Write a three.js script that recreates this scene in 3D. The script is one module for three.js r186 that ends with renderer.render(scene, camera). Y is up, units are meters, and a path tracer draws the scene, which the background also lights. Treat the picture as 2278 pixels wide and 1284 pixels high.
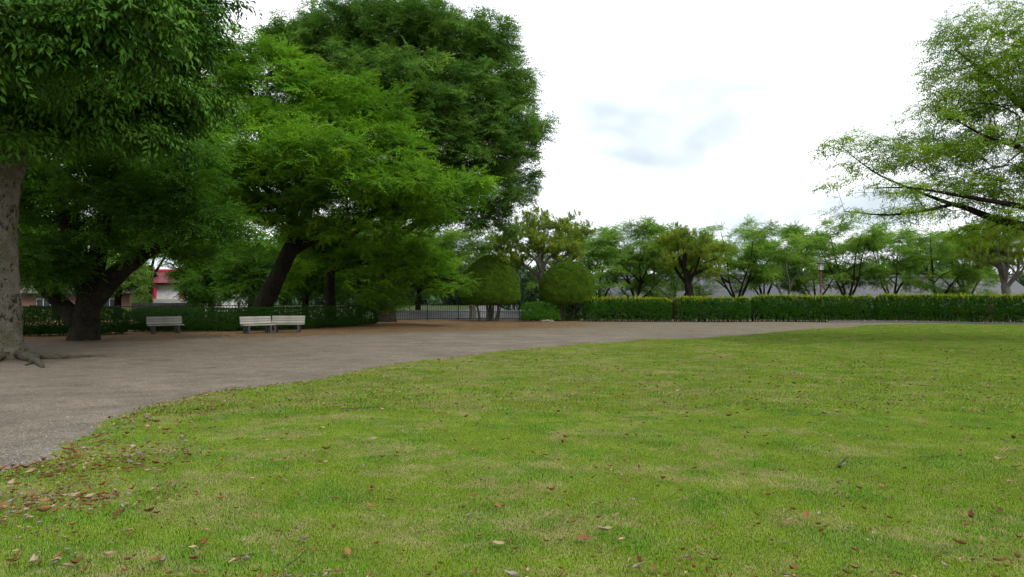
import * as THREE from 'three';
import { mergeGeometries } from 'three/addons/utils/BufferGeometryUtils.js';
import { RoundedBoxGeometry } from 'three/addons/geometries/RoundedBoxGeometry.js';
import { createNoise2D, createNoise3D } from 'simplex-noise';

// ------------------------------------------------------------------ camera, sky, sun, exposure
const scene = new THREE.Scene();
const FOCAL = 1650, EYE = 1.55, HORIZON = 660;                 // focal length and horizon in units of the 2278 x 1284 picture
const camera = new THREE.PerspectiveCamera(2 * Math.atan(642 / FOCAL) * 180 / Math.PI, 1024 / 577, 0.1, 4000);
camera.position.set(0, EYE, 0);
camera.lookAt(0, EYE + (HORIZON - 642) / FOCAL * 10, -10);
const renderer = new THREE.WebGLRenderer({ antialias: true });
renderer.toneMapping = THREE.LinearToneMapping;
renderer.toneMappingExposure = 1.62;
renderer.shadowMap.enabled = true;

function rng(seed) { return () => { seed = (seed + 0x6d2b79f5) | 0; let t = Math.imul(seed ^ (seed >>> 15), 1 | seed); t = (t + Math.imul(t ^ (t >>> 7), 61 | t)) ^ t; return ((t ^ (t >>> 14)) >>> 0) / 4294967296; }; }
const n2 = createNoise2D(rng(11)), n3 = createNoise3D(rng(12));
const clamp = THREE.MathUtils.clamp, lerp = THREE.MathUtils.lerp, smooth = THREE.MathUtils.smoothstep;
const fbm3 = (x, y, z, o = 5) => { let s = 0, a = 0.5; for (let i = 0; i < o; i++) { s += a * n3(x, y, z); x = x * 2.03 + 7; y = y * 2.03 + 3; z = z * 2.03 + 5; a *= 0.5; } return s; };
const fbm2 = (x, y, o = 4) => { let s = 0, a = 0.5; for (let i = 0; i < o; i++) { s += a * n2(x, y); x = x * 2.03 + 7; y = y * 2.03 + 3; a *= 0.5; } return s; };

{ // thin bright overcast with faint blue openings all round
  const W = 1024, H = 512, data = new Float32Array(W * H * 4);
  for (let r = 0; r < H; r++) for (let c = 0; c < W; c++) {
    const up = ((r + 0.5) / H - 0.5) * Math.PI, ro = ((c + 0.5) / W - 0.5) * 2 * Math.PI;
    const x = Math.cos(ro) * Math.cos(up), y = Math.sin(up), z = Math.sin(ro) * Math.cos(up);
    const k = 1 / (Math.max(y, 0) + 0.22);
    const cl = fbm3(x * k * 1.15 + 44.98, 0.4, z * k * 1.15 + 33.32, 3);
    const open = clamp(0.08 + smooth(cl, -0.3, 0.55) + 0.62 * fbm3(x * k * 2.6 + 9, 1.3, z * k * 2.6 + 4, 4), 0, 1);
    const wisp = 0.09 * fbm3(x * k * 5, 2.0, z * k * 5, 4);
    const i = (r * W + c) * 4;
    data[i] = lerp(0.92, 0.49, open) + wisp; data[i + 1] = lerp(0.94, 0.555, open) + wisp; data[i + 2] = lerp(0.97, 0.61, open) + wisp; data[i + 3] = 1;
  }
  const sky = new THREE.DataTexture(data, W, H, THREE.RGBAFormat, THREE.FloatType);
  sky.mapping = THREE.EquirectangularReflectionMapping; sky.magFilter = THREE.LinearFilter; sky.needsUpdate = true;
  scene.background = sky; scene.environment = sky;
}
const sun = new THREE.DirectionalLight(new THREE.Color(1, 0.96, 0.9), 1.5);
sun.position.set(34, 50, 6); sun.target.position.set(0, 0, -30);
sun.castShadow = true; sun.shadow.radius = 38; sun.shadow.mapSize.set(4096, 4096);
Object.assign(sun.shadow.camera, { left: -60, right: 60, top: 60, bottom: -60, near: 1, far: 200 });
scene.add(sun, sun.target);

// ------------------------------------------------------------------ helpers
const V = (x, y, z) => new THREE.Vector3(x, y, z);
const at = (u, v, d) => V((u - 1139) / FOCAL * d, EYE + (HORIZON - v) / FOCAL * d, -d);   // where a thing seen at (u, v) stands, d metres off
const groundAt = (u, d) => (u - 1139) / FOCAL * d;
const taken = new Map();
function numbered(name) { const n = taken.get(name) ?? 0; taken.set(name, n + 1); return n ? name + '_' + String(n).padStart(3, '0') : name; }
function tag(o, label, category, group, kind) { o.userData.label = label; if (category) o.userData.category = category; if (group) o.userData.group = group; if (kind) o.userData.kind = kind; return o; }
function shade(o) { o.castShadow = true; o.receiveShadow = true; return o; }
function thing(name, p, turn, label, category, group) { const g = new THREE.Group(); g.name = numbered(name); g.position.copy(p); g.rotation.y = turn; scene.add(g); return tag(g, label, category, group); }
function part(name, geo, mat, parent, pos) { const m = shade(new THREE.Mesh(geo, mat)); m.name = name; if (pos) m.position.set(...pos); parent.add(m); return m; }
function structure(name, geo, mat) { const m = part(name, geo, mat, scene); m.userData.kind = 'structure'; return m; }
const rgb = (r, g, b) => new THREE.Color().setRGB(r, g, b);

// periodic noise for tiling textures
function tileNoise(size, cells, seed) {
  const r = rng(seed), L = Float32Array.from({ length: cells * cells }, () => r()), out = new Float32Array(size * size);
  for (let y = 0; y < size; y++) for (let x = 0; x < size; x++) {
    const fx = x / size * cells, fy = y / size * cells, ix = Math.floor(fx), iy = Math.floor(fy); let tx = fx - ix, ty = fy - iy; tx = tx * tx * (3 - 2 * tx); ty = ty * ty * (3 - 2 * ty);
    const g = (a, b) => L[((b + cells) % cells) * cells + (a + cells) % cells];
    out[y * size + x] = lerp(lerp(g(ix, iy), g(ix + 1, iy), tx), lerp(g(ix, iy + 1), g(ix + 1, iy + 1), tx), ty);
  }
  return out;
}
function layered(size, layers, seed) { const out = new Float32Array(size * size); let tot = 0; layers.forEach(([c, w], i) => { const n = tileNoise(size, c, seed + i * 17); for (let k = 0; k < out.length; k++) out[k] += n[k] * w; tot += w; }); return out.map((v) => v / tot); }
function texture(size, fn, srgb = true) {
  const d = new Uint8Array(size * size * 4);
  for (let i = 0; i < size * size; i++) { const c = fn(i); for (let k = 0; k < 3; k++) { const l = clamp(c[k], 0, 1); d[i * 4 + k] = Math.round(255 * (srgb ? (l <= 0.0031308 ? 12.92 * l : 1.055 * Math.pow(l, 1 / 2.4) - 0.055) : l)); } d[i * 4 + 3] = 255; }
  const t = new THREE.DataTexture(d, size, size); t.wrapS = t.wrapT = THREE.RepeatWrapping; t.magFilter = THREE.LinearFilter; t.minFilter = THREE.LinearMipmapLinearFilter; t.generateMipmaps = true;
  if (srgb) t.colorSpace = THREE.SRGBColorSpace; t.needsUpdate = true; return t;
}
const grey = (a, lo, hi) => texture(Math.sqrt(a.length), (i) => { const v = lerp(lo, hi, a[i]); return [v, v, v]; });
const height = (a) => texture(Math.sqrt(a.length), (i) => [a[i], a[i], a[i]], false);
const rep = (t, x, y) => { const c = t.clone(); c.repeat.set(x, y); c.needsUpdate = true; return c; };

const contrast = (a, k) => a.map((v) => clamp(0.5 + (v - 0.5) * k, 0, 1));
const gritA = contrast(layered(512, [[8, 1], [32, 1.2], [128, 2], [256, 2.5]], 3), 1.9);
const softA = contrast(layered(512, [[4, 1], [11, 1], [29, 1], [90, 1.2]], 40), 1.9);
const gritT = grey(gritA, 0.4, 1.0), gritH = height(gritA), softT = grey(softA, 0.5, 1.0);
// bark: long vertical plates and pits, mottled
const barkN = layered(512, [[6, 1], [18, 1], [60, 0.9]], 71), barkP = layered(512, [[5, 1], [13, 1.3], [40, 1]], 90);
const barkFine = layered(512, [[90, 1], [200, 1]], 77);
const barkH = height(contrast(barkN.map((v, i) => 0.65 * v + 0.35 * barkFine[i]), 2.2));
const darkBarkT = texture(512, (i) => { const v = clamp(0.5 + (barkN[i] - 0.5) * 2, 0, 1), f = 0.7 + 0.6 * barkFine[i], m = smooth(barkP[i], 0.52, 0.62); return [lerp(0.015, 0.04, v) * f, lerp(0.012, 0.032, v) * f + 0.006 * m, lerp(0.009, 0.023, v) * f]; });
const paleBarkT = texture(512, (i) => {
  const v = barkN[i], f = 0.65 + 0.7 * barkFine[i], m = smooth(barkP[i], 0.42, 0.66), o = smooth(barkN[(i * 1 + 90 * 512 + 130) % (512 * 512)], 0.66, 0.72), k = smooth(v, 0.30, 0.36);
  let c = [0.23, 0.205, 0.16]; c = [lerp(c[0], 0.16, m), lerp(c[1], 0.15, m), lerp(c[2], 0.09, m)]; c = [lerp(c[0], 0.28, o), lerp(c[1], 0.21, o), lerp(c[2], 0.15, o)];
  return c.map((x) => x * 0.8 * f * lerp(0.3, 1, k));
});
const greyBarkT = texture(512, (i) => { const v = barkN[i], f = 0.65 + 0.7 * barkFine[i], m = smooth(barkP[i], 0.55, 0.65); return [lerp(0.16, 0.11, m) * f, lerp(0.15, 0.11, m) * f, lerp(0.125, 0.07, m) * f].map((x) => x * (0.6 + 0.8 * v)); });
const std = (o) => new THREE.MeshPhysicalMaterial({ roughness: 0.9, metalness: 0, specularIntensity: 0.5, ...o });
const M = {
  darkBark: std({ map: darkBarkT, specularIntensity: 0.15, bumpMap: barkH, bumpScale: 0.03 }),
  paleBark: std({ map: paleBarkT, specularIntensity: 0.15, bumpMap: barkH, bumpScale: 0.06 }),
  greyBark: std({ map: greyBarkT, specularIntensity: 0.15, bumpMap: barkH, bumpScale: 0.02 }),
  leaf: new THREE.MeshPhysicalMaterial({ color: 0xffffff, roughness: 0.6, specularIntensity: 0.3, side: THREE.DoubleSide }),
  thinLeaf: new THREE.MeshPhysicalMaterial({ color: 0xffffff, roughness: 1, specularIntensity: 0.25, transmission: 0.42, thickness: 0, ior: 1.4, side: THREE.DoubleSide }),
  hedgeLeaf: new THREE.MeshPhysicalMaterial({ color: 0xffffff, roughness: 0.6, specularIntensity: 0.25, side: THREE.DoubleSide }),
  grass: new THREE.MeshPhysicalMaterial({ color: 0xffffff, roughness: 0.8, specularIntensity: 0.1, side: THREE.DoubleSide }),
  dry: std({ color: 0xffffff, roughness: 0.85, side: THREE.DoubleSide }),
};

// ------------------------------------------------------------------ the ground
const edgePts = [[0.5, -4.2], [6.4, -4.42], [7.3, -4.47], [8.12, -4.62], [9.2, -4.95], [10.4, -5.12], [11.4, -4.95], [12.2, -4.6], [13.6, -3.7], [16.5, -2.8], [18.9, -1.5], [21.7, 0.9], [25.1, 4.0], [29.1, 9.7], [34.1, 14.8], [36.4, 17.5], [37.4, 20.0], [37.9, 24.0], [38.2, 40]];
function lawnEdge(d) {            // x of the lawn's edge at d metres from the camera
  let k = 1; while (k < edgePts.length - 1 && edgePts[k][0] < d) k++;
  const [a, xa] = edgePts[k - 1], [b, xb] = edgePts[k], t = clamp((d - a) / (b - a), 0, 1);
  return lerp(xa, xb, t) + 0.22 * fbm2(d * 1.1, 4.2, 3) + 0.13 * n2(d * 5.3, 9.1);
}
function drop(x, d) { return -3.4 * smooth(d, 52, 62) * smooth(x, -4, 3) - 0.5 * smooth(d, 52, 60); }
function groundY(x, z) { const d = -z; return 0.025 * n2(x * 0.13, z * 0.13) + 0.008 * n2(x * 0.9, z * 0.9) + drop(x, d); }
function lawnY(x, z) { return groundY(x, z) + 0.075 + 0.045 * n2(x * 0.21 + 4, z * 0.21) + 0.13 * smooth(x, 6, 16) * smooth(-z, 14, 26) * (0.6 + 0.4 * n2(x * 0.1, z * 0.1 + 8)); }
function inLawn(x, z) { const d = -z; return d > 0.3 && d < 38.2 && x > lawnEdge(d); }
function straw(x, z) { return smooth(0.75 * fbm2(x * 0.55 + 13, z * 0.75, 5) + 0.5 * fbm2(x * 2.6 + 31, z * 3.4, 4) + 0.08 - 0.22 * smooth(x, 0, 7) + 0.14 * smooth(-z, 9, 16) * (1 - smooth(x, 4, 12)), -0.05, 0.42); }   // dry thatch patches
function grid(xs, zs, y, color) {
  const p = [], uv = [], c = [], idx = [], nx = xs.length;
  for (const z of zs) for (const x of xs) { p.push(x, y(x, z), z); uv.push(x, z); const k = color(x, z); c.push(k[0], k[1], k[2]); }
  for (let j = 0; j + 1 < zs.length; j++) for (let i = 0; i + 1 < nx; i++) { const a = j * nx + i; idx.push(a, a + nx, a + 1, a + 1, a + nx, a + nx + 1); }
  const g = new THREE.BufferGeometry(); g.setAttribute('position', new THREE.Float32BufferAttribute(p, 3)); g.setAttribute('uv', new THREE.Float32BufferAttribute(uv, 2)); g.setAttribute('color', new THREE.Float32BufferAttribute(c, 3)); g.setIndex(idx); g.computeVertexNormals(); return g;
}
const steps = (a, b, s) => { const o = []; for (let x = a; x < b; x += s) o.push(x); o.push(b); return o; };
function dirtColor(x, z) {
  const d = -z, n = fbm2(x * 0.35, z * 0.5, 5), n1 = fbm2(x * 1.3 + 30, z * 2.2, 4);
  let c = [0.295, 0.25, 0.192].map((v) => v * (1 + 0.3 * n + 0.26 * n1));
  const front = 25.8 + 0.7 * clamp(x + 14, 0, 30);                            // rim of the litter that has blown under the trees
  // brown fallen needles and leaves covering the earth by the hedge
  const litter = smooth(d + 3.2 * n + 1.2 * n1, front - 2.5, front + 1.5) * (1 - smooth(x, 1, 9));
  const u = 0.5 + 0.9 * n1; const lc = [lerp(0.19, 0.34, u), lerp(0.10, 0.20, u), lerp(0.035, 0.07, u)];
  c = c.map((v, i) => lerp(v, lc[i], litter * 0.75));
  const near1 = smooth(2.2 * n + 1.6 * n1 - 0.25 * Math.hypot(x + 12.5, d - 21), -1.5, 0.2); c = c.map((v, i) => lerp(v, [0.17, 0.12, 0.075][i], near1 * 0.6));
  const dryg = smooth(d + 3 * n, 30, 37) * smooth(n1 + 0.5 * n, -0.1, 0.35) * smooth(x, -4, 4); c = c.map((v, i) => lerp(v, [0.25, 0.205, 0.105][i], dryg * 0.7));
  if (d > 49) { const t = smooth(d, 49, 51) ; const g = x > -7 && x < 2 ? [0.17, 0.17, 0.17] : [0.07, 0.1, 0.035]; c = c.map((v, i) => lerp(v, g[i] * (1 + 0.3 * n), t)); }
  return c;
}
const gx = [-1500, -600, -250, -120, -80, ...steps(-55, 55, 0.4), 80, 120, 250, 600, 1500];
const gzs = [...new Set([1500, 600, 200, 60, 20, 8, 4, ...steps(0, 62, 0.4).map((v) => -v), -66, -72, -80, -95, -120, -200, -400, -900, -2500])];
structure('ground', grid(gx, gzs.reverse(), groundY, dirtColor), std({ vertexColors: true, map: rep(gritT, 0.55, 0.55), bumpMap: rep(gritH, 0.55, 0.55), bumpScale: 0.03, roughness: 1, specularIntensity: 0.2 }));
const GREEN = [0.145, 0.205, 0.018], STRAW = [0.28, 0.265, 0.09];
function lawnColor(x, z, v = 0) {
  const s = straw(x, z), n = fbm2(x * 0.3 + 50, z * 0.4, 4), m = n2(x * 2.1, z * 2.1);
  const g = [GREEN[0] * (1 + 0.3 * n + 0.15 * m + v), GREEN[1] * (1 + 0.2 * n + 0.12 * m + v), GREEN[2]];
  return g.map((q, i) => lerp(q, STRAW[i], s * 0.5));
}
{ // lawn: rows across, from its edge eastwards
  const ds = [...steps(0.4, 38.1, 0.15)], ss = [0, 0.05, 0.12, 0.22, 0.35, ...steps(0.5, 12, 0.25), ...steps(12.5, 36, 0.6)], p = [], uv = [], c = [], idx = [], n = ss.length;
  for (const d of ds) { const e = lawnEdge(d); ss.forEach((s, i) => { const x = e + s, z = -d, k = lawnColor(x, z); p.push(x, i ? groundY(x, z) + (lawnY(x, z) - groundY(x, z)) * smooth(Math.min(s, (38.2 - d) * 1.2), -0.05, 0.6) : groundY(x, z) - 0.015, z); uv.push(x, z); c.push(...k); }); }
  for (let j = 0; j + 1 < ds.length; j++) for (let i = 0; i + 1 < n; i++) { const a = j * n + i; idx.push(a, a + 1, a + n, a + 1, a + n + 1, a + n); }
  const g = new THREE.BufferGeometry(); g.setAttribute('position', new THREE.Float32BufferAttribute(p, 3)); g.setAttribute('uv', new THREE.Float32BufferAttribute(uv, 2)); g.setAttribute('color', new THREE.Float32BufferAttribute(c, 3)); g.setIndex(idx); g.computeVertexNormals();
  structure('lawn', g, std({ vertexColors: true, map: rep(gritT, 0.9, 0.9), bumpMap: rep(gritH, 0.9, 0.9), bumpScale: 0.02, roughness: 1, specularIntensity: 0.1 }));
}
function hOf(x, z) { return inLawn(x, z) ? groundY(x, z) + (lawnY(x, z) - groundY(x, z)) * smooth(Math.min(x - lawnEdge(-z), (38.2 + z) * 1.2), -0.05, 0.6) : groundY(x, z); }

// ------------------------------------------------------------------ leaf and blade shapes
function triangles(list, normals) {
  const g = new THREE.BufferGeometry(); g.setAttribute('position', new THREE.Float32BufferAttribute(list, 3));
  if (normals) g.setAttribute('normal', new THREE.Float32BufferAttribute(normals, 3)); else g.computeVertexNormals(); return g;
}
function leafTris(out, p, dir, up, len, wid, fold) {       // a pointed leaf folded along its midrib: two faces
  const s = V().crossVectors(dir, up).normalize(), n = V().crossVectors(s, dir).normalize();
  const tip = p.clone().addScaledVector(dir, len), m = p.clone().addScaledVector(dir, len * 0.42);
  const a = m.clone().addScaledVector(s, wid / 2).addScaledVector(n, fold * wid), b = m.clone().addScaledVector(s, -wid / 2).addScaledVector(n, fold * wid);
  out.push(...p.toArray(), ...a.toArray(), ...tip.toArray(), ...p.toArray(), ...tip.toArray(), ...b.toArray());
}
function spray(seed, { length = 0.7, leaves = 18, len = 0.1, wid = 0.052, droop = 0.5, side = 3 }) {   // a twig with leaves to both sides, tips hanging
  const r = rng(seed), out = [];
  for (let b = 0; b < side; b++) {
    const az = (b - (side - 1) / 2) * 0.75 + (r() - 0.5) * 0.3, L = length * (b === (side - 1) / 2 ? 1 : 0.72) * (0.85 + 0.3 * r());
    const n = Math.round(leaves / side);
    for (let i = 0; i < n; i++) {
      const t = (i + 0.6 + 0.5 * r()) / n, sgn = i % 2 ? 1 : -1;
      const p = V(Math.cos(az) * L * t, -0.22 * L * t * t * (0.5 + droop) + (r() - 0.5) * 0.06, Math.sin(az) * L * t + (r() - 0.5) * 0.03);
      const a = az + sgn * (0.5 + 0.5 * r()), dir = V(Math.cos(a), -droop * (0.5 + r()), Math.sin(a)).normalize();
      leafTris(out, p, dir, V((r() - 0.5) * 0.7, 1, (r() - 0.5) * 0.7).normalize(), len * (0.75 + 0.5 * r()), wid * (0.8 + 0.4 * r()), 0.16 + 0.1 * r());
    }
  }
  return triangles(out);
}
function sprig(seed, n, len, wid, spread) {               // short shoot pointing along +y with leaves round it
  const r = rng(seed), out = [];
  for (let i = 0; i < n; i++) {
    const a = i * 2.4 + r(), t = i / n, el = lerp(0.2, 1.2, t) + (r() - 0.5) * 0.4, p = V((r() - 0.5) * spread, t * len * 1.3, (r() - 0.5) * spread);
    const dir = V(Math.cos(a) * Math.cos(el), Math.sin(el), Math.sin(a) * Math.cos(el));
    leafTris(out, p, dir, V(Math.cos(a) * -0.5, 1, Math.sin(a) * -0.5).normalize(), len * (0.8 + 0.4 * r()), wid * (0.8 + 0.4 * r()), 0.15);
  }
  return triangles(out);
}
const SPRAY = {
  cherry: spray(5, { length: 0.75, leaves: 36, len: 0.12, wid: 0.064, droop: 0.3 }),
  zelkova: spray(6, { length: 0.5, leaves: 40, len: 0.1, wid: 0.054, droop: 0.25, side: 5 }),
  hanging: spray(7, { length: 0.62, leaves: 33, len: 0.115, wid: 0.05, droop: 1.1 }),
  airy: spray(8, { length: 0.55, leaves: 27, len: 0.09, wid: 0.042, droop: 0.7 }),
  evergreen: sprig(9, 16, 0.13, 0.05, 0.1),
};
const SPRIG = sprig(21, 12, 0.045, 0.024, 0.05), SHOOT = sprig(22, 9, 0.06, 0.02, 0.02), FINE = sprig(23, 14, 0.036, 0.022, 0.05);

function instanced(name, geo, mat, mats, cols, parent, kind = 'stuff') {
  const m = new THREE.InstancedMesh(geo, mat, mats.length); m.name = name; shade(m);
  mats.forEach((k, i) => { m.setMatrixAt(i, k); m.setColorAt(i, cols[i]); }); m.userData.kind = kind; parent.add(m); return m;
}
const Q = new THREE.Quaternion(), B = new THREE.Matrix4();
function placeAlong(p, dir, up, s) {                       // local x along dir, y near up
  const x = dir.clone().normalize(), z = V().crossVectors(x, up).normalize(), y = V().crossVectors(z, x);
  return new THREE.Matrix4().makeBasis(x, y, z).scale(V(s, s, s)).setPosition(p);
}
function placeUp(p, nrm, spin, s, sy = s) {
  Q.setFromUnitVectors(V(0, 1, 0), nrm); const q2 = new THREE.Quaternion().setFromAxisAngle(V(0, 1, 0), spin);
  return new THREE.Matrix4().compose(p, Q.clone().multiply(q2), V(s, sy, s));
}

// ------------------------------------------------------------------ trees
function tube(pts, radii, sides, { flare = 0, lobes = 5, rough = 0.06, seed = 1, step = 0.25, tile = 1.2 } = {}) {
  const curve = new THREE.CatmullRomCurve3(pts, false, 'centripetal'), L = curve.getLength(), n = Math.max(2, Math.round(L / step));
  const pos = [], nor = [], uv = [], idx = []; let ref = V(0.31, 0.05, 0.95).normalize();
  const around = Math.max(1, Math.round(2 * Math.PI * radii[0] / tile));
  for (let i = 0; i <= n; i++) {
    const t = i / n, p = curve.getPoint(t), d = curve.getTangent(t), f = t * (radii.length - 1), k = Math.min(Math.floor(f), radii.length - 2), r0 = lerp(radii[k], radii[k + 1], f - k);
    const s = ref.clone().addScaledVector(d, -ref.dot(d)).normalize(), c = V().crossVectors(d, s); ref = s;
    for (let j = 0; j <= sides; j++) {
      const a = j / sides * Math.PI * 2, h = t * L;
      let r = r0 * (1 + rough * n3(Math.cos(a) * 1.4 + seed, Math.sin(a) * 1.4, h * 1.2) + rough * 0.5 * n3(Math.cos(a) * 3 + seed, Math.sin(a) * 3, h * 3));
      if (flare) r *= 1 + Math.exp(-h / 0.38) * flare * (0.55 + 0.45 * Math.cos(a * lobes + seed)) + 0.03 * Math.cos(a * lobes + seed);
      const q = V().addScaledVector(s, Math.cos(a)).addScaledVector(c, Math.sin(a));
      pos.push(p.x + q.x * r, p.y + q.y * r, p.z + q.z * r); nor.push(q.x, q.y, q.z); uv.push(j / sides * around, h / tile);
    }
  }
  for (let i = 0; i < n; i++) for (let j = 0; j < sides; j++) { const a = i * (sides + 1) + j, b = a + sides + 1; idx.push(a, a + 1, b, a + 1, b + 1, b); }
  const g = new THREE.BufferGeometry(); g.setAttribute('position', new THREE.Float32BufferAttribute(pos, 3)); g.setAttribute('normal', new THREE.Float32BufferAttribute(nor, 3)); g.setAttribute('uv', new THREE.Float32BufferAttribute(uv, 2)); g.setIndex(idx);
  if (rough > 0.03 && sides >= 10) { g.computeVertexNormals(); const N = g.attributes.normal; for (let i = 0; i <= n; i++) { const a = i * (sides + 1), b = a + sides, m = V(N.getX(a) + N.getX(b), N.getY(a) + N.getY(b), N.getZ(a) + N.getZ(b)).normalize(); N.setXYZ(a, m.x, m.y, m.z); N.setXYZ(b, m.x, m.y, m.z); } }
  return { geo: g, curve, L };
}
/* spec: name, base [x, z], limbs [{ pts: world points, r: [radii], part }], lobes [{ c, r: Vector3, w }], gap: metres between twig ends, perTip, sprayKind, size, tint, bark, tiers */
function buildTree(s) {
  const R = rng(s.seed), root = thing(s.name, V(s.base[0], groundY(s.base[0], s.base[1]), s.base[1]), 0, s.label, 'tree', s.group), o = root.position;
  const nodes = [], X = [], Y = [], Z = [], len = [];                     // skeleton nodes
  const addNode = (p, parent, fixed) => { nodes.push({ parent, fixed, w: 0, kids: 0 }); X.push(p.x); Y.push(p.y); Z.push(p.z); len.push(parent < 0 ? 0 : len[parent] + Math.hypot(p.x - X[parent], p.y - Y[parent], p.z - Z[parent])); return nodes.length - 1; };
  s.limbs.forEach((l, k) => {
    const rel = l.pts.map((p) => p.clone().sub(o)), thick = Math.max(...l.r);
    const t = tube(rel, l.r, thick > 0.2 ? 18 : thick > 0.08 ? 10 : 6, { flare: l.flare ?? 0, seed: s.seed + k * 3.7, step: thick > 0.2 ? 0.12 : 0.3, rough: l.rough ?? 0.07, tile: s.tile ?? 1.2 });
    part(k === 0 ? 'trunk' : 'limb', t.geo, s.bark, root);
    const n = Math.max(2, Math.round(t.L / 0.35)); let last = -1;
    for (let i = Math.ceil(n * (l.bare ?? (k ? 0.25 : 0.55))); i <= n; i++) last = addNode(t.curve.getPoint(i / n), last, true);
  });
  // twig ends through the crown
  const tips = [], cell = new Map(), key = (x, y, z) => Math.floor(x / s.gap) + ',' + Math.floor(y / s.gap) + ',' + Math.floor(z / s.gap);
  let wsum = 0; for (const l of s.lobes) { l.vol = l.r.x * l.r.y * l.r.z * (l.w ?? 1); wsum += l.vol; }
  for (const l of s.lobes) {
    const want = 4.19 * l.r.x * l.r.y * l.r.z * (l.w ?? 1) / (s.gap ** 3) * 1.5;
    for (let i = 0; i < want; i++) {
      const th = R() * 6.283, cz = R() * 2 - 1, rr = 0.3 + 0.7 * Math.pow(R(), 0.55), sx = Math.sqrt(1 - cz * cz);
      const q = V(sx * Math.cos(th), cz, sx * Math.sin(th)), bump = 1 + 0.36 * n3(q.x * 2 + s.seed, q.y * 2 + l.c.x, q.z * 2 + l.c.y);
      const p = l.c.clone().add(q.multiply(l.r).multiplyScalar(rr * bump)).sub(o);
      if (p.y < (s.floor ?? 1.6)) continue;
      if (s.tiers && (l.w ?? 1) < 1.3 && n3(p.x * 0.28 + s.seed, p.y * s.tiers, p.z * 0.28) < (s.cut ?? -0.12)) continue;
      if (n3(p.x * 0.55 + 9, p.y * 0.7 + s.seed, p.z * 0.55) < (s.holes ?? -0.28)) continue;
      const k = key(p.x, p.y, p.z); if ((cell.get(k) ?? 0) > 1) continue; cell.set(k, (cell.get(k) ?? 0) + 1); tips.push(p);
    }
  }
  const near0 = tips.map((p) => { let b = 1e9; for (let i = 0; i < nodes.length; i++) { const q = (X[i] - p.x) ** 2 + (Y[i] - p.y) ** 2 + (Z[i] - p.z) ** 2; if (q < b) b = q; } return b; });
  const order = tips.map((_, i) => i).sort((a, b) => near0[a] - near0[b]);
  const mats = [], cols = [];
  for (const i of order) {
    const p = tips[i]; let best = 0, cost = 1e9;
    for (let k = 0; k < nodes.length; k++) { const dx = X[k] - p.x, dy = Y[k] - p.y, dz = Z[k] - p.z, q = Math.sqrt(dx * dx + dy * dy * 1.3 + dz * dz) + 0.10 * len[k] + (dy > 0 ? 0.35 * dy : 0); if (q < cost) { cost = q; best = k; } }
    const from = V(X[best], Y[best], Z[best]), D = from.distanceTo(p), n = Math.max(1, Math.round(D / 0.6)); let last = best;
    for (let k = 1; k <= n; k++) { const t = k / n, q = from.clone().lerp(p, t); q.y += 0.10 * D * Math.sin(t * Math.PI); if (k < n) q.add(V(R() - 0.5, R() - 0.5, R() - 0.5).multiplyScalar(0.13 * D / n)); last = addNode(q, last, false); }
    // leaf sprays round this end
    const out = p.clone().sub(from).normalize(), clump = n3(p.x * 0.5, p.y * 0.5, p.z * 0.5 + s.seed);
    const m = s.perTip * (0.7 + 0.6 * R());
    for (let k = 0; k < m; k++) {
      const a = R() * 6.283, flat = V(Math.cos(a), 0.1 * (R() - 0.5), Math.sin(a)), dir = flat.multiplyScalar(0.8).add(out.clone().multiplyScalar(0.75)); dir.y = dir.y * 0.55 + (R() - 0.45) * (s.lift ?? 0.75);
      const q = p.clone().lerp(from, R() * Math.min(0.5, 0.5 / D)).add(V(R() - 0.5, (R() - 0.5) * (s.thin ?? 0.6), R() - 0.5).multiplyScalar(s.gap * 0.95));
      mats.push(placeAlong(q, dir, V((R() - 0.5) * 1.5, 1, (R() - 0.5) * 1.5).normalize(), s.size * (0.55 + 0.85 * R())));
      // each spray's own shade of green, by chance
      const v = 1 + 0.22 * clump + 0.34 * (R() - 0.5), yellow = 0.16 * clump + 0.34 * (R() - 0.5) + (R() < (s.fresh ?? 0.08) ? 0.5 : 0);
      cols.push(rgb(s.tint[0] * v * (1 + yellow), s.tint[1] * v * (1 + 0.35 * yellow), s.tint[2] * v));
    }
  }
  // radii by the sum of what each node carries
  for (let k = nodes.length - 1; k >= 0; k--) { nodes[k].w = Math.max(nodes[k].w, 1); const q = nodes[k].parent; if (q >= 0) { nodes[q].w += nodes[k].w * (nodes[k].kids ? 1 : 1); nodes[q].kids++; } }
  const rad = (k) => clamp((s.twig ?? 0.006) * Math.pow(nodes[k].w, 0.36), 0.004, 0.09);
  const pos = [], nor = [], idx = [], uv = [];
  const ring = (p, d, r, v) => { const sx = Math.abs(d.y) > 0.9 ? V(1, 0, 0) : V(0, 1, 0), a = V().crossVectors(d, sx).normalize(), b = V().crossVectors(d, a), first = pos.length / 3; for (let j = 0; j < 4; j++) { const c = Math.cos(j * Math.PI / 2), e = Math.sin(j * Math.PI / 2), q = V().addScaledVector(a, c).addScaledVector(b, e); pos.push(p.x + q.x * r, p.y + q.y * r, p.z + q.z * r); nor.push(q.x, q.y, q.z); uv.push(j / 4, v); } return first; };
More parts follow.
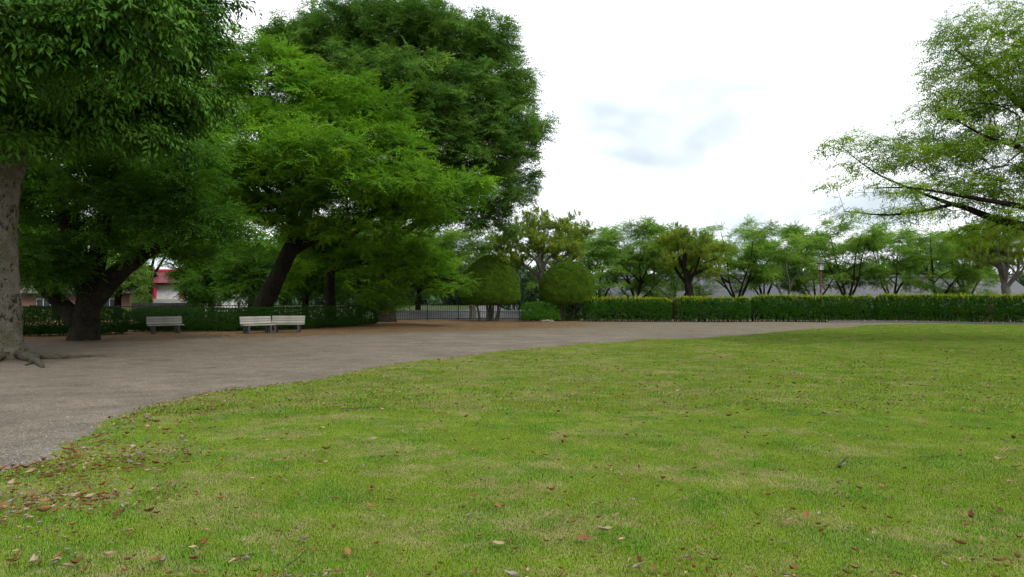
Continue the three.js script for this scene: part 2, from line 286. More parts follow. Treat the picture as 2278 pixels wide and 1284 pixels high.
  nodes.forEach((nd, k) => {
    if (nd.fixed || nd.parent < 0) return; const q = nd.parent, a = V(X[q], Y[q], Z[q]), b = V(X[k], Y[k], Z[k]), d = b.clone().sub(a); if (d.lengthSq() < 1e-6) return; d.normalize();
    const ra = nodes[q].fixed ? rad(k) * 1.15 : Math.min(rad(q), rad(k) * 1.5), i = ring(a, d, ra, len[q]), j = ring(b, d, rad(k), len[k]);
    for (let t = 0; t < 4; t++) { const u = (t + 1) % 4; idx.push(i + t, i + u, j + t, i + u, j + u, j + t); }
  });
  const tg = new THREE.BufferGeometry(); tg.setAttribute('position', new THREE.Float32BufferAttribute(pos, 3)); tg.setAttribute('normal', new THREE.Float32BufferAttribute(nor, 3)); tg.setAttribute('uv', new THREE.Float32BufferAttribute(uv, 2)); tg.setIndex(idx);
  part('twigs', tg, s.bark, root).userData.kind = 'stuff';
  instanced('crown', s.spray, s.leaf ?? M.thinLeaf, mats, cols, root);
  stats.push(`${s.name} tips ${tips.length} nodes ${nodes.length} sprays ${mats.length} tri ${idx.length / 3}`);
  return root;
}
const stats = [];
// lobes and limbs laid out by picture position at the tree's own distance: [u, v, ru, rv, metres nearer(-) or farther(+), depth radius]
const lobesAt = (d, list) => list.map(([u, v, ru, rv, dz = 0, rd = 3, w = 1]) => { const q = d + dz; return { c: at(u, v, q), r: V(ru / FOCAL * q, rv / FOCAL * q, rd), w }; });
const path = (d, list) => list.map(([u, v, dz = 0]) => at(u, v, d + dz));
const baseAt = (u, d) => [groundAt(u, d), -d];
const foot = (u, d) => { const [x, z] = baseAt(u, d); return V(x, groundY(x, z) - 0.12, z); };
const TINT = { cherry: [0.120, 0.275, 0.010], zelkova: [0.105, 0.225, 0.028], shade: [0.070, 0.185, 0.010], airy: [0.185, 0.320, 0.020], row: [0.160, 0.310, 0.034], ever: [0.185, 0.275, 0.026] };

{ // broad tree with the pale mottled trunk
  const d = 19;
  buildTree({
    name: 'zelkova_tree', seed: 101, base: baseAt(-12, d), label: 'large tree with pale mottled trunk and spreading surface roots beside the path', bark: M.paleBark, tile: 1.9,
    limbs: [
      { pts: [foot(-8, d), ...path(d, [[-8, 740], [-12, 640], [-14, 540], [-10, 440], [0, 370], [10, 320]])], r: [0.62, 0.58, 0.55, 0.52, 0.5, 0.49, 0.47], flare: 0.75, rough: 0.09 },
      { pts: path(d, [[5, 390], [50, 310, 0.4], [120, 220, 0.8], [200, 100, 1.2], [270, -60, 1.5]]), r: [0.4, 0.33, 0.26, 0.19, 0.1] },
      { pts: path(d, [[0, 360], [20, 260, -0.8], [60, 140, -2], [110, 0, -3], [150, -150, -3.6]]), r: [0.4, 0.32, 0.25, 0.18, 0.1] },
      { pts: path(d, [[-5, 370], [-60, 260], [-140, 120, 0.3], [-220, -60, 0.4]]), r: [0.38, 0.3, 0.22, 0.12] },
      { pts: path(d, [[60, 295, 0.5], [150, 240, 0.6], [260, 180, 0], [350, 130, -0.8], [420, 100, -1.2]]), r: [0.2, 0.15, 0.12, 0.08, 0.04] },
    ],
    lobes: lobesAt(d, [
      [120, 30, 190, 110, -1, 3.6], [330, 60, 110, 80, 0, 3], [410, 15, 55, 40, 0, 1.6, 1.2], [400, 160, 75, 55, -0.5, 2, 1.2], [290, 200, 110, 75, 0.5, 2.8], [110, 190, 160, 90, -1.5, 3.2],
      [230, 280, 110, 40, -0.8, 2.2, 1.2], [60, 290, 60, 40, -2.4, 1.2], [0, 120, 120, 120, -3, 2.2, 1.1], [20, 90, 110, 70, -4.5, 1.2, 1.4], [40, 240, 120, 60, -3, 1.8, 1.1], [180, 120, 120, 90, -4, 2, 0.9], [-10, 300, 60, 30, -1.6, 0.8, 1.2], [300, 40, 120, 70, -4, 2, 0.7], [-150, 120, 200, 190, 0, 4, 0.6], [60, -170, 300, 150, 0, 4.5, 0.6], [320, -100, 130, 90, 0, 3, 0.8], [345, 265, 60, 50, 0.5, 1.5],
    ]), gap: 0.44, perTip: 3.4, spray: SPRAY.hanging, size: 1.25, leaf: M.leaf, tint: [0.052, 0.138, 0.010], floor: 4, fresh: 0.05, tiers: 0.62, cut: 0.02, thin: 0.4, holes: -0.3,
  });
  // roots that surface round its foot
  const root = scene.getObjectByName('zelkova_tree'), o = root.position;
  for (const [u0, v0, pts] of [[0, 0, [[40, 785], [75, 797], [130, 798], [190, 795], [255, 793]]], [0, 0, [[30, 792], [70, 803], [90, 812], [98, 818]]], [0, 0, [[45, 790], [80, 800], [60, 812]]], [0, 0, [[10, 795], [-30, 806], [-90, 806]]]]) {
    const P = pts.map(([u, v], i) => { const q = FOCAL * EYE / (v - HORIZON); return V(groundAt(u, q), 0.085 - 0.1 * i / (pts.length - 1), -q).sub(o); });
    part('surface_root', tube(P, pts.map((_, i) => lerp(0.14, 0.03, i / (pts.length - 1))), 10, { seed: u0 + pts.length, rough: 0.2, step: 0.1, tile: 0.9 }).geo, M.paleBark, root);
  }
}
{ // low spreading cherry with the thick dark trunk
  const d = 26.4;
  buildTree({
    name: 'cherry_tree', seed: 202, base: baseAt(190, d), label: 'cherry tree with very thick dark trunk forking low, beside the single bench', bark: M.darkBark,
    limbs: [
      { pts: [foot(188, d), ...path(d, [[190, 735], [193, 700], [200, 660], [205, 620]])], r: [0.48, 0.45, 0.43, 0.41, 0.38], flare: 0.3, bare: 0.9 },
      { pts: path(d, [[175, 715], [140, 680], [95, 640, -0.4], [55, 600, -0.8], [10, 560, -1.2]]), r: [0.36, 0.28, 0.22, 0.16, 0.08] },
      { pts: path(d, [[205, 665], [255, 615], [310, 570], [352, 545], [420, 528, 0.3], [500, 522, 0.6]]), r: [0.42, 0.34, 0.28, 0.22, 0.14, 0.06] },
      { pts: path(d, [[195, 650], [170, 560, 0.5], [140, 470, 0.9], [105, 400, 1.2], [80, 320, 1.4]]), r: [0.4, 0.34, 0.28, 0.2, 0.1] },
      { pts: path(d, [[205, 640], [222, 540, 0.4], [235, 460, 0.2], [260, 370, 0], [290, 300, -0.4]]), r: [0.34, 0.28, 0.22, 0.15, 0.07] },
      { pts: path(d, [[152, 500, 0.8], [190, 420, 1], [230, 380, 1.3]]), r: [0.14, 0.1, 0.05] },
      { pts: path(d, [[240, 470, 0.2], [330, 440, -1.2], [420, 420, -2.2]]), r: [0.15, 0.1, 0.05] },
    ],
    lobes: lobesAt(d, [
      [310, 440, 190, 55, -1.5, 2.6], [420, 410, 90, 45, -1, 2.2], [470, 500, 80, 32, -1.2, 1.8], [350, 510, 120, 32, -1.5, 2], [120, 430, 100, 60, 0.5, 2.4, 0.7], [95, 560, 70, 40, -1.6, 1.6, 1.6], [130, 615, 55, 34, -1.2, 1.4, 1.6], [170, 500, 80, 50, 1.8, 1.6, 0.6], [270, 500, 70, 40, 1.5, 1.6, 0.8], [430, 560, 60, 18, 2, 1.4, 1.3],
      [230, 340, 150, 60, 0, 2.6], [540, 535, 60, 25, 0, 1.5], [-20, 480, 110, 100, 0, 2.6, 0.5], [300, 380, 150, 50, 1.5, 2.2], [250, 560, 60, 25, -1.6, 1.2, 0.7], [200, 400, 130, 50, -2.5, 2], [380, 350, 130, 50, -1, 3], [40, 380, 110, 70, -1, 2.6, 0.8], [420, 470, 110, 30, 1.5, 2.5],
    ]), gap: 0.42, perTip: 3.0, spray: SPRAY.cherry, size: 0.85, tint: TINT.shade, tiers: 1.1, thin: 0.4,
  });
}
{ // big leaning cherry
  const d = 37;
  buildTree({
    name: 'cherry_tree', seed: 303, base: baseAt(575, d), label: 'large cherry tree with leaning dark trunk behind the pair of benches', bark: M.darkBark,
    limbs: [
      { pts: [foot(572, d), ...path(d, [[582, 690], [605, 640], [630, 590], [650, 545], [668, 505]])], r: [0.52, 0.46, 0.43, 0.4, 0.37, 0.33], flare: 0.35, bare: 0.9 },
      { pts: path(d, [[640, 565], [690, 535], [740, 518, -0.4], [820, 480, -1], [900, 440, -1.6], [990, 420, -2], [1060, 405, -2.2]]), r: [0.28, 0.25, 0.21, 0.16, 0.12, 0.08, 0.04] },
      { pts: path(d, [[665, 515], [690, 450], [730, 380, 0.4], [790, 310, 0.6], [850, 240, 0.8]]), r: [0.3, 0.25, 0.2, 0.13, 0.06] },
      { pts: path(d, [[660, 525], [640, 440], [600, 350, -0.5], [565, 250, -0.8], [550, 150, -1]]), r: [0.28, 0.24, 0.18, 0.12, 0.05] },
      { pts: path(d, [[690, 450], [680, 360, 1], [670, 270, 1.5], [660, 170, 2]]), r: [0.2, 0.16, 0.1, 0.05] },
      { pts: path(d, [[640, 450], [560, 400, -1.4], [490, 350, -2.2], [440, 310, -2.6]]), r: [0.16, 0.12, 0.08, 0.04] },
      { pts: path(d, [[740, 370, 0.4], [820, 350, -1], [900, 330, -2], [950, 330, -2.4]]), r: [0.14, 0.1, 0.07, 0.04] },
    ],
    lobes: lobesAt(d, [
      [560, 150, 105, 62, -0.5, 3], [510, 130, 50, 36, -0.5, 2, 1.2], [650, 200, 110, 75, 0, 3.4], [780, 235, 115, 60, 0, 3], [865, 235, 55, 40, 0, 2], [500, 260, 85, 85, -1, 3], [670, 310, 170, 90, -1, 4], [850, 335, 105, 65, -1, 3], [950, 415, 115, 50, -1.8, 2.6],
      [1040, 408, 62, 26, -2.2, 1.8, 1.2], [790, 430, 170, 60, -1.5, 3.4], [590, 420, 140, 70, -1, 3.4], [910, 485, 100, 45, -1.4, 2.4], [700, 480, 140, 35, 0, 3, 0.7], [500, 400, 100, 60, 0.5, 2.6], [470, 180, 50, 50, -1, 2], [560, 330, 130, 60, -4.5, 3], [720, 350, 150, 60, -5, 3], [880, 400, 120, 45, -4.5, 2.6], [520, 480, 90, 40, -2, 2.6], [620, 500, 90, 26, -3, 2.4], [800, 510, 110, 26, -2.5, 2.2],
    ]), gap: 0.5, perTip: 3.4, spray: SPRAY.cherry, size: 0.92, tint: TINT.cherry, tiers: 0.9, thin: 0.4,
  });
}
{ // tall rounded crown behind
  const d = 45.5;
  buildTree({
    name: 'zelkova_tree', seed: 404, base: baseAt(857, d), label: 'tallest tree in the park, dense rounded crown rising behind the leaning cherry', bark: M.darkBark,
    limbs: [
      { pts: [foot(857, d), ...path(d, [[857, 670], [860, 620], [866, 560], [872, 500]])], r: [0.62, 0.56, 0.52, 0.5, 0.46], flare: 0.4, bare: 0.9 },
      { pts: path(d, [[870, 520], [900, 400], [920, 280], [930, 160], [920, 50]]), r: [0.36, 0.3, 0.24, 0.16, 0.07] },
      { pts: path(d, [[870, 510], [960, 420, -1], [1030, 340, -1.4], [1090, 270, -1.6], [1140, 240, -1.8]]), r: [0.32, 0.26, 0.2, 0.13, 0.05] },
      { pts: path(d, [[868, 515], [820, 400, 0.5], [770, 280, 0.6], [720, 150, 0.6]]), r: [0.32, 0.26, 0.18, 0.07] },
      { pts: path(d, [[870, 530], [960, 480, 1], [1050, 430, 1.4], [1130, 390, 1.2]]), r: [0.26, 0.2, 0.13, 0.05] },
      { pts: path(d, [[905, 390], [980, 260, 2], [1030, 140, 2.6]]), r: [0.2, 0.14, 0.06] },
      { pts: path(d, [[905, 380], [880, 260, -3], [840, 140, -4]]), r: [0.2, 0.14, 0.06] },
    ],
    lobes: lobesAt(d, [
      [870, 60, 120, 70, 0, 4], [720, 110, 100, 60, 0, 3.4], [650, 105, 60, 40, 0, 2.4], [625, 92, 45, 34, 0, 2, 1.3], [680, 85, 90, 55, 0, 3], [760, 55, 90, 50, 0, 3], [1085, 95, 70, 55, 0, 2.6], [1145, 190, 52, 52, -0.4, 2.4], [1165, 285, 50, 55, -0.4, 2.4], [950, 45, 90, 50, 0, 3], [1020, 110, 95, 65, 0, 3.6], [1080, 220, 90, 75, -0.6, 3.6], [1120, 320, 78, 70, -0.6, 3.2], [1110, 420, 75, 55, 0, 3], [1010, 290, 115, 100, -1.6, 4], [910, 210, 140, 100, -2, 4],
      [780, 200, 130, 90, -1, 4], [1080, 480, 70, 32, 0, 2.4], [960, 410, 110, 80, -1, 3.6], [1200, 280, 32, 22, -0.6, 1.2, 1.6], [1140, 515, 22, 22, 0, 1, 1.6], [1190, 400, 20, 30, -0.4, 1.2],
    ]), gap: 0.56, perTip: 3.3, spray: SPRAY.zelkova, size: 1.15, tint: TINT.zelkova, holes: -0.22, lift: 1.0,
  });
}
{ // cherry with twin stems and low boughs
  const d = 41.5;
  buildTree({
    name: 'cherry_tree', seed: 505, base: baseAt(735, d), label: 'twin-stemmed cherry tree whose low boughs hang in front of the black metal fence', bark: M.darkBark,
    limbs: [
      { pts: [foot(735, d), ...path(d, [[735, 680], [734, 640], [736, 590]])], r: [0.34, 0.3, 0.27, 0.25], flare: 0.3, bare: 0.95 },
      { pts: path(d, [[735, 610], [722, 560], [705, 520, 0.5], [690, 480, 1]]), r: [0.2, 0.17, 0.13, 0.06] },
      { pts: path(d, [[736, 600], [760, 560, -0.4], [775, 530, -0.8], [820, 500, -1.4]]), r: [0.22, 0.19, 0.14, 0.07] },
      { pts: path(d, [[740, 600], [800, 585, -1.4], [870, 590, -2.4], [950, 610, -3], [1020, 628, -3.4]]), r: [0.18, 0.14, 0.11, 0.07, 0.03] },
    ],
    lobes: lobesAt(d, [
      [870, 570, 105, 45, -2, 2.4], [945, 575, 60, 42, -2.4, 1.8], [960, 625, 90, 26, -3, 1.6, 1.2], [1030, 634, 36, 13, -3.4, 0.8, 1.4], [880, 635, 75, 28, -2.6, 1.6], [845, 668, 55, 20, -1.5, 1.2, 1.3], [770, 560, 90, 40, 0, 2.4], [700, 520, 80, 45, 1, 2.2], [930, 665, 70, 16, -3, 1.2, 1.1], [650, 600, 40, 30, 1.5, 1.6, 0.6], [970, 672, 30, 14, -3.2, 0.8, 1.1],
    ]), gap: 0.42, perTip: 3.0, spray: SPRAY.cherry, size: 0.85, tint: TINT.cherry, tiers: 1.2, thin: 0.4, floor: 0.35,
  });
}
{ // airy tree that reaches in over the lawn's far end
  const d = 22;
  buildTree({
    name: 'maple_tree', seed: 606, base: baseAt(2480, d), label: 'airy light green tree stretching long thin boughs over the lawn', bark: M.darkBark,
    limbs: [
      { pts: [foot(2480, d), ...path(d, [[2482, 760], [2476, 680], [2470, 600], [2474, 530]])], r: [0.42, 0.38, 0.35, 0.33, 0.3], flare: 0.4, bare: 0.95 },
      { pts: path(d, [[2472, 585], [2380, 530], [2278, 503], [2200, 482], [2150, 462], [2110, 451], [2030, 420, 0.2], [1960, 390, 0.3], [1900, 348, 0.3], [1850, 302, 0.2]]), r: [0.2, 0.165, 0.13, 0.1, 0.08, 0.058, 0.036, 0.024, 0.014, 0.006] },
      { pts: path(d, [[2472, 540], [2380, 490, -0.6], [2278, 460, -1], [2200, 446, -1.2], [2120, 432, -1.4], [2030, 418, -1.6], [1930, 418, -1.7]]), r: [0.15, 0.12, 0.085, 0.065, 0.045, 0.028, 0.01] },
      { pts: path(d, [[2474, 560], [2420, 420], [2330, 290, 0.4], [2230, 190, 0.8], [2130, 110, 1]]), r: [0.22, 0.18, 0.13, 0.08, 0.03] },
      { pts: path(d, [[2474, 540], [2450, 330, -0.6], [2380, 140, -1], [2310, -20, -1.4]]), r: [0.22, 0.17, 0.11, 0.05] },
      { pts: path(d, [[2400, 400], [2300, 340, -1], [2190, 300, -1.6], [2130, 268, -1.8], [2090, 262, -2]]), r: [0.08, 0.06, 0.035, 0.02, 0.01] },
      { pts: path(d, [[2120, 455], [2050, 470, -0.5], [1970, 478, -0.8], [1880, 470, -1]]), r: [0.06, 0.045, 0.03, 0.012] },
      { pts: path(d, [[2474, 520], [2560, 350, 0.5], [2640, 150, 0.8]]), r: [0.2, 0.14, 0.05] },
    ],
    lobes: lobesAt(d, [
      [2240, 90, 130, 85, 0, 2.2], [2130, 70, 55, 45, 0.6, 1.3], [2230, 210, 160, 65, 0, 2.2], [2100, 165, 60, 35, 0.4, 1.2], [2080, 260, 60, 22, -1.6, 1, 1.1], [2240, 330, 140, 60, -0.6, 2], [2100, 350, 90, 40, 0, 1.5], [2010, 345, 90, 32, 0.2, 1.3], [1915, 320, 65, 22, 0.2, 0.9, 1.2], [1880, 405, 50, 14, -1.4, 0.7, 1.1], [1860, 325, 40, 24, 0.2, 0.7, 1.2], [1930, 370, 60, 26, 0.3, 0.9, 1.1], [2200, 520, 90, 30, 1.5, 1.4, 0.8], [2080, 470, 90, 25, 1, 1.3, 0.9], [2150, 310, 90, 30, 1.2, 1.4], [2278, 160, 120, 110, -0.8, 1.8], [2210, 400, 120, 45, 0.6, 1.6], [2060, 310, 80, 26, 0.8, 1], [2120, 230, 70, 34, 0, 1.2], [2270, 470, 70, 34, -1, 1.2, 0.9],
      [1985, 415, 90, 18, -1, 1], [2120, 410, 110, 28, -0.6, 1.4], [1890, 472, 60, 10, -1, 0.7, 1.1], [2230, 440, 80, 26, 0, 1.4, 0.8], [2020, 475, 80, 14, -0.6, 0.8], [2420, 150, 120, 160, 0, 2.4, 0.7], [2600, 200, 120, 150, 0.5, 2.2, 0.5], [2400, 350, 110, 80, 0, 2, 0.6],
    ]), gap: 0.36, perTip: 2.0, lift: 0.6, spray: SPRAY.airy, size: 0.72, tint: TINT.airy, thin: 0.35, floor: 2, twig: 0.0045, holes: -0.4, fresh: 0.12,
  });
}
// the trees along the far edge: [name, u, d, spread in picture units, top, foliage foot, spray, tint, bark, stems, label, gap, forks at]
const ROW = [
  ['cherry_tree', 1050, 58, 95, 515, 630, 'cherry', 'row', 'greyBark', 3, 'pale green cherry tree rising behind the larger clipped dome'],
  ['camphor_tree', 1204, 49, 98, 488, 615, 'evergreen', 'ever', 'greyBark', 1, 'yellowish evergreen tree with pale trunk between the two clipped domes'],
  ['cherry_tree', 1335, 57, 75, 520, 650, 'cherry', 'row', 'darkBark', 2, 'cherry tree with foliage to its foot beside the smaller clipped dome'],
  ['cherry_tree', 1415, 53, 92, 505, 645, 'cherry', 'row', 'darkBark', 4, 'many-stemmed slender cherry tree behind the lowest end of the long hedge'],
  ['pollard_tree', 1530, 48.5, 72, 515, 630, 'evergreen', 'ever', 'darkBark', 1, 'pollarded tree with stout brown trunk and tufted yellow-green shoots'],
  ['cherry_tree', 1640, 53, 92, 503, 600, 'cherry', 'row', 'darkBark', 3, 'cherry tree with three dark stems next to the pollarded tree'],
  ['cherry_tree', 1752, 52, 80, 515, 600, 'cherry', 'row', 'greyBark', 2, 'cherry tree with pale grey forked trunk next to the park lamp'],
  ['cherry_tree', 1885, 54, 92, 492, 605, 'cherry', 'row', 'darkBark', 3, 'cherry tree with spreading dark stems just past the park lamp'],
  ['cherry_tree', 1985, 57, 78, 515, 610, 'cherry', 'row', 'darkBark', 3, 'cherry tree standing before the grey utility pole'],
  ['cherry_tree', 2085, 53, 85, 508, 625, 'cherry', 'row', 'darkBark', 2, 'cherry tree in front of the long tiled roof, beyond the gap in the hedge'],
  ['cherry_tree', 1275, 60, 80, 522, 640, 'cherry', 'row', 'darkBark', 3, 'cherry tree half hidden behind the smaller clipped dome'],
  ['cherry_tree', 1500, 61, 85, 525, 640, 'cherry', 'row', 'darkBark', 3, 'cherry tree set back behind the pollarded tree'],
  ['cherry_tree', 1700, 60, 85, 508, 625, 'cherry', 'row', 'darkBark', 3, 'cherry tree set back between the three dark stems and the pale grey forked trunk'],
  ['cherry_tree', 1815, 59, 80, 505, 630, 'cherry', 'row', 'greyBark', 2, 'cherry tree set back directly behind the park lamp'],
  ['cherry_tree', 2150, 60, 85, 512, 640, 'cherry', 'row', 'darkBark', 3, 'cherry tree set back at the far end of the tiled roof'],
  ['camphor_tree', 2236, 48, 95, 500, 640, 'evergreen', 'ever', 'greyBark', 1, 'yellow-green tree with pale forked trunk standing under the long airy boughs'],
];
ROW.forEach(([name, u, d, ru, top, low, sp, tint, bark, stems, label], i) => {
  const R = rng(900 + i), limbs = [], lobes = [], one = stems === 1, H = low - top;
  const f = foot(u, d), knee = one ? low - 5 : 672;
  limbs.push({ pts: [f, ...path(d, [[u + 2, 690], [u + (one ? 4 : 0), (690 + knee) / 2], [u, knee]])], r: one ? [0.34, 0.3, 0.27, 0.24] : [0.26, 0.22, 0.2, 0.17], flare: 0.3, bare: 0.95 });
  const K = one ? 7 : stems + 1;
  for (let k = 0; k < K; k++) {
    const t = clamp((k + 0.5) / K * 2 - 1 + (R() - 0.5) * 0.5, -1, 1), uu = u + t * ru * 0.95, dz = (R() - 0.5) * 4, yy = top + 4 + 36 * t * t + R() * 28, b = 10 * (R() - 0.5);
    const k2 = one ? knee + (R() - 0.45) * 30 : knee + R() * 8, m1 = [lerp(u, uu, 0.22 + 0.3 * R()) + b, lerp(k2, yy, 0.25 + 0.12 * R()), dz * 0.4], m2 = [lerp(u, uu, 0.6 + 0.25 * R()) - b, lerp(k2, yy, 0.58 + 0.14 * R()), dz * 0.75];
    limbs.push({ pts: path(d, [[u, k2], m1, m2, [uu, yy, dz]]), r: (one ? [0.14, 0.1, 0.065, 0.02] : [0.10, 0.075, 0.048, 0.016]).map((v) => v * (0.7 + 0.5 * R())) });
    const s2 = R() < 0.5 ? -1 : 1; limbs.push({ pts: path(d, [m1, [m1[0] + s2 * ru * 0.25, m1[1] - H * 0.18, m1[2] + 0.6], [m1[0] + s2 * ru * 0.55, m1[1] - H * 0.28, m1[2] + 1.2 * (R() - 0.5)]]), r: [0.055, 0.04, 0.015] });
    lobes.push([uu, yy - 4, ru * (0.36 + 0.14 * R()), H * 0.2, dz, 2], [lerp(u, uu, 0.75), yy + H * 0.3, ru * 0.45, H * 0.2, -dz * 0.6, 2.2, 0.9]);
    if (!one) lobes.push([u + t * ru * 1.0, low - H * 0.12 + 25 * (R() - 0.5), ru * 0.34, 12 + 8 * R(), (R() - 0.5) * 3, 1.6, 0.85]);
  }
  if (!one) lobes.push([u - ru * 0.45, low + 12, ru * 0.4, 15, -0.8, 1.4, 1], [u + ru * 0.5, low + 18, ru * 0.4, 14, 0.4, 1.4, 1]);
  buildTree({ name, seed: 700 + i * 13, base: baseAt(u, d), label, bark: M[bark], limbs, lobes: lobesAt(d, lobes), gap: one ? 0.42 : 0.42, perTip: one ? 2.4 : 2.7, spray: SPRAY[sp], size: one ? 1.0 : 0.8, tint: TINT[tint], tiers: one ? 0 : 0.8, thin: 0.45, floor: 0.8, holes: -0.12, fresh: 0.15, group: 'trees along the far edge of the park' });
});
// trees beyond the fence on the bench side
const BACK = [
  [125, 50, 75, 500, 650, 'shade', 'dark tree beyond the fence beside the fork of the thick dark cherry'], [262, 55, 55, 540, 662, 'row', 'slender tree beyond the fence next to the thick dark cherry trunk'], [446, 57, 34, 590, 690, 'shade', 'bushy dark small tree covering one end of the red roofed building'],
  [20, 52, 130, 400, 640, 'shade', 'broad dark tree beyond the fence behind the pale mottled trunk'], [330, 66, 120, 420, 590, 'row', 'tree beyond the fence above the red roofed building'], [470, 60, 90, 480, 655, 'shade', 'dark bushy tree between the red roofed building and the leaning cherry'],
  [560, 52, 80, 520, 690, 'shade', 'dark small tree right behind the foot of the leaning cherry'], [680, 58, 100, 470, 670, 'cherry', 'tree beyond the fence seen past the twin-stemmed cherry'], [800, 62, 110, 460, 675, 'row', 'tree beyond the fence screening the car park end'], [930, 64, 90, 480, 670, 'row', 'tree beyond the fence behind the low hanging boughs'],
];
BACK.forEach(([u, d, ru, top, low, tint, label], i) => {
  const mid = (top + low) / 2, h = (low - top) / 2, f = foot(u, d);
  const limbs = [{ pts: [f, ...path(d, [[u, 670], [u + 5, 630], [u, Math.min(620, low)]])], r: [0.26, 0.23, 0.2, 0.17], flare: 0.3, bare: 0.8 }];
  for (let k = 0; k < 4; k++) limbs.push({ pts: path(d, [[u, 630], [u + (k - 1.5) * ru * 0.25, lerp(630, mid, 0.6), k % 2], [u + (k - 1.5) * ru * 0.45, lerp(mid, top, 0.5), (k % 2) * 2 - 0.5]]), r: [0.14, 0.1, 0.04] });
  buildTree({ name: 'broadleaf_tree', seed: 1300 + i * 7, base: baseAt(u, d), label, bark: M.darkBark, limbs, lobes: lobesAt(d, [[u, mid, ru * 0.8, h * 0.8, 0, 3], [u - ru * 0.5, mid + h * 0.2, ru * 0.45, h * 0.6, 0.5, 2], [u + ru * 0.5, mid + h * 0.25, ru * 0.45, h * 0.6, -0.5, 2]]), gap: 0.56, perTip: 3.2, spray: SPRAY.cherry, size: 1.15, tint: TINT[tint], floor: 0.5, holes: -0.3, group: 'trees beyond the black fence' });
});

// ------------------------------------------------------------------ clipped shrubs and hedges
function stemGeo(pts, r0, r1, seed) { return tube(pts, [r0, (r0 + r1) / 2, r1], 6, { seed, step: 0.2, rough: 0.1, tile: 0.6 }).geo; }
function dome(u, d, halfW, bottom, top, label, stems, seed, lean) {
  const R = rng(seed), f = foot(u, d), g = thing('clipped_dome_shrub', V(f.x, groundY(f.x, f.z), f.z), 0, label, 'topiary', 'clipped dome shrubs on bare stems');
  stems.forEach(([dx, dz, r], k) => part('stem', stemGeo([V(dx, -0.1, dz), V(dx * 1.08 + 0.03 * k, bottom * 0.6, dz), V(dx * 1.5, bottom + 0.5, dz * 1.4)], r, r * 0.65, seed + k), M.greyBark, g));
  const mats = [], cols = [], cy = bottom + (top - bottom) * 0.27, hu = top - cy, hl = cy - bottom;
  const N = 34000;
  for (let i = 0; i < N; i++) {
    const a = R() * 6.283, s = R() * 2 - 1, c = Math.sqrt(1 - s * s), up = s > 0;
    // squarer than a ball: flanks stand upright, crown rounded
    const e = s > 0 ? 2.2 : 5, k = Math.pow(Math.pow(Math.abs(c), e) + Math.pow(Math.abs(s), e), -1 / e);
    const dep = R() < 0.72 ? 1 - 0.02 * R() : 1 - 0.28 * R();
    const und = 1 + 0.02 * n3(Math.cos(a) * c * 3 + seed, s * 3, Math.sin(a) * c * 3) + 0.022 * n3(Math.cos(a) * c * 13, s * 13 + seed, Math.sin(a) * c * 13);
    const w = k * c * halfW * dep * und * (1 - lean * Math.max(0, s) * Math.max(0, -Math.cos(a)) * 0.25), p = V(Math.cos(a) * w, cy + k * s * (up ? hu : hl) * dep * und, Math.sin(a) * w);
    const nr = V(Math.cos(a) * c / halfW, s / (up ? hu : hl), Math.sin(a) * c / halfW).normalize().add(V(R() - 0.5, R() - 0.3, R() - 0.5).multiplyScalar(0.8)).normalize();
    const v = 0.75 + 0.5 * R() + 0.2 * n3(p.x * 1.5, p.y * 1.5, p.z * 1.5);
    mats.push(placeUp(p, nr, R() * 6.28, 1.05 + 0.5 * R())); cols.push(rgb(0.084 * v, 0.158 * v, 0.012 * v));
  }
  instanced('foliage', FINE, M.hedgeLeaf, mats, cols, g);
  return g;
}
dome(1091, 47.5, 1.83, 1.12, 4.12, 'larger clipped dome shrub on bare stems in front of the black fence', [[-0.72, 0, 0.08], [-0.2, 0.1, 0.1], [-0.05, -0.1, 0.12], [0.08, 0.05, 0.09], [0.33, 0, 0.09], [0.42, -0.2, 0.06]], 31, 0.8);
dome(1262, 47.5, 1.7, 1.12, 3.75, 'smaller clipped dome shrub on bare stems beside the long hedge', [[-0.65, -0.2, 0.07], [-0.38, 0, 0.1], [-0.24, 0.1, 0.08], [-0.5, 0.1, 0.07], [0.3, 0, 0.07]], 32, 0.3);

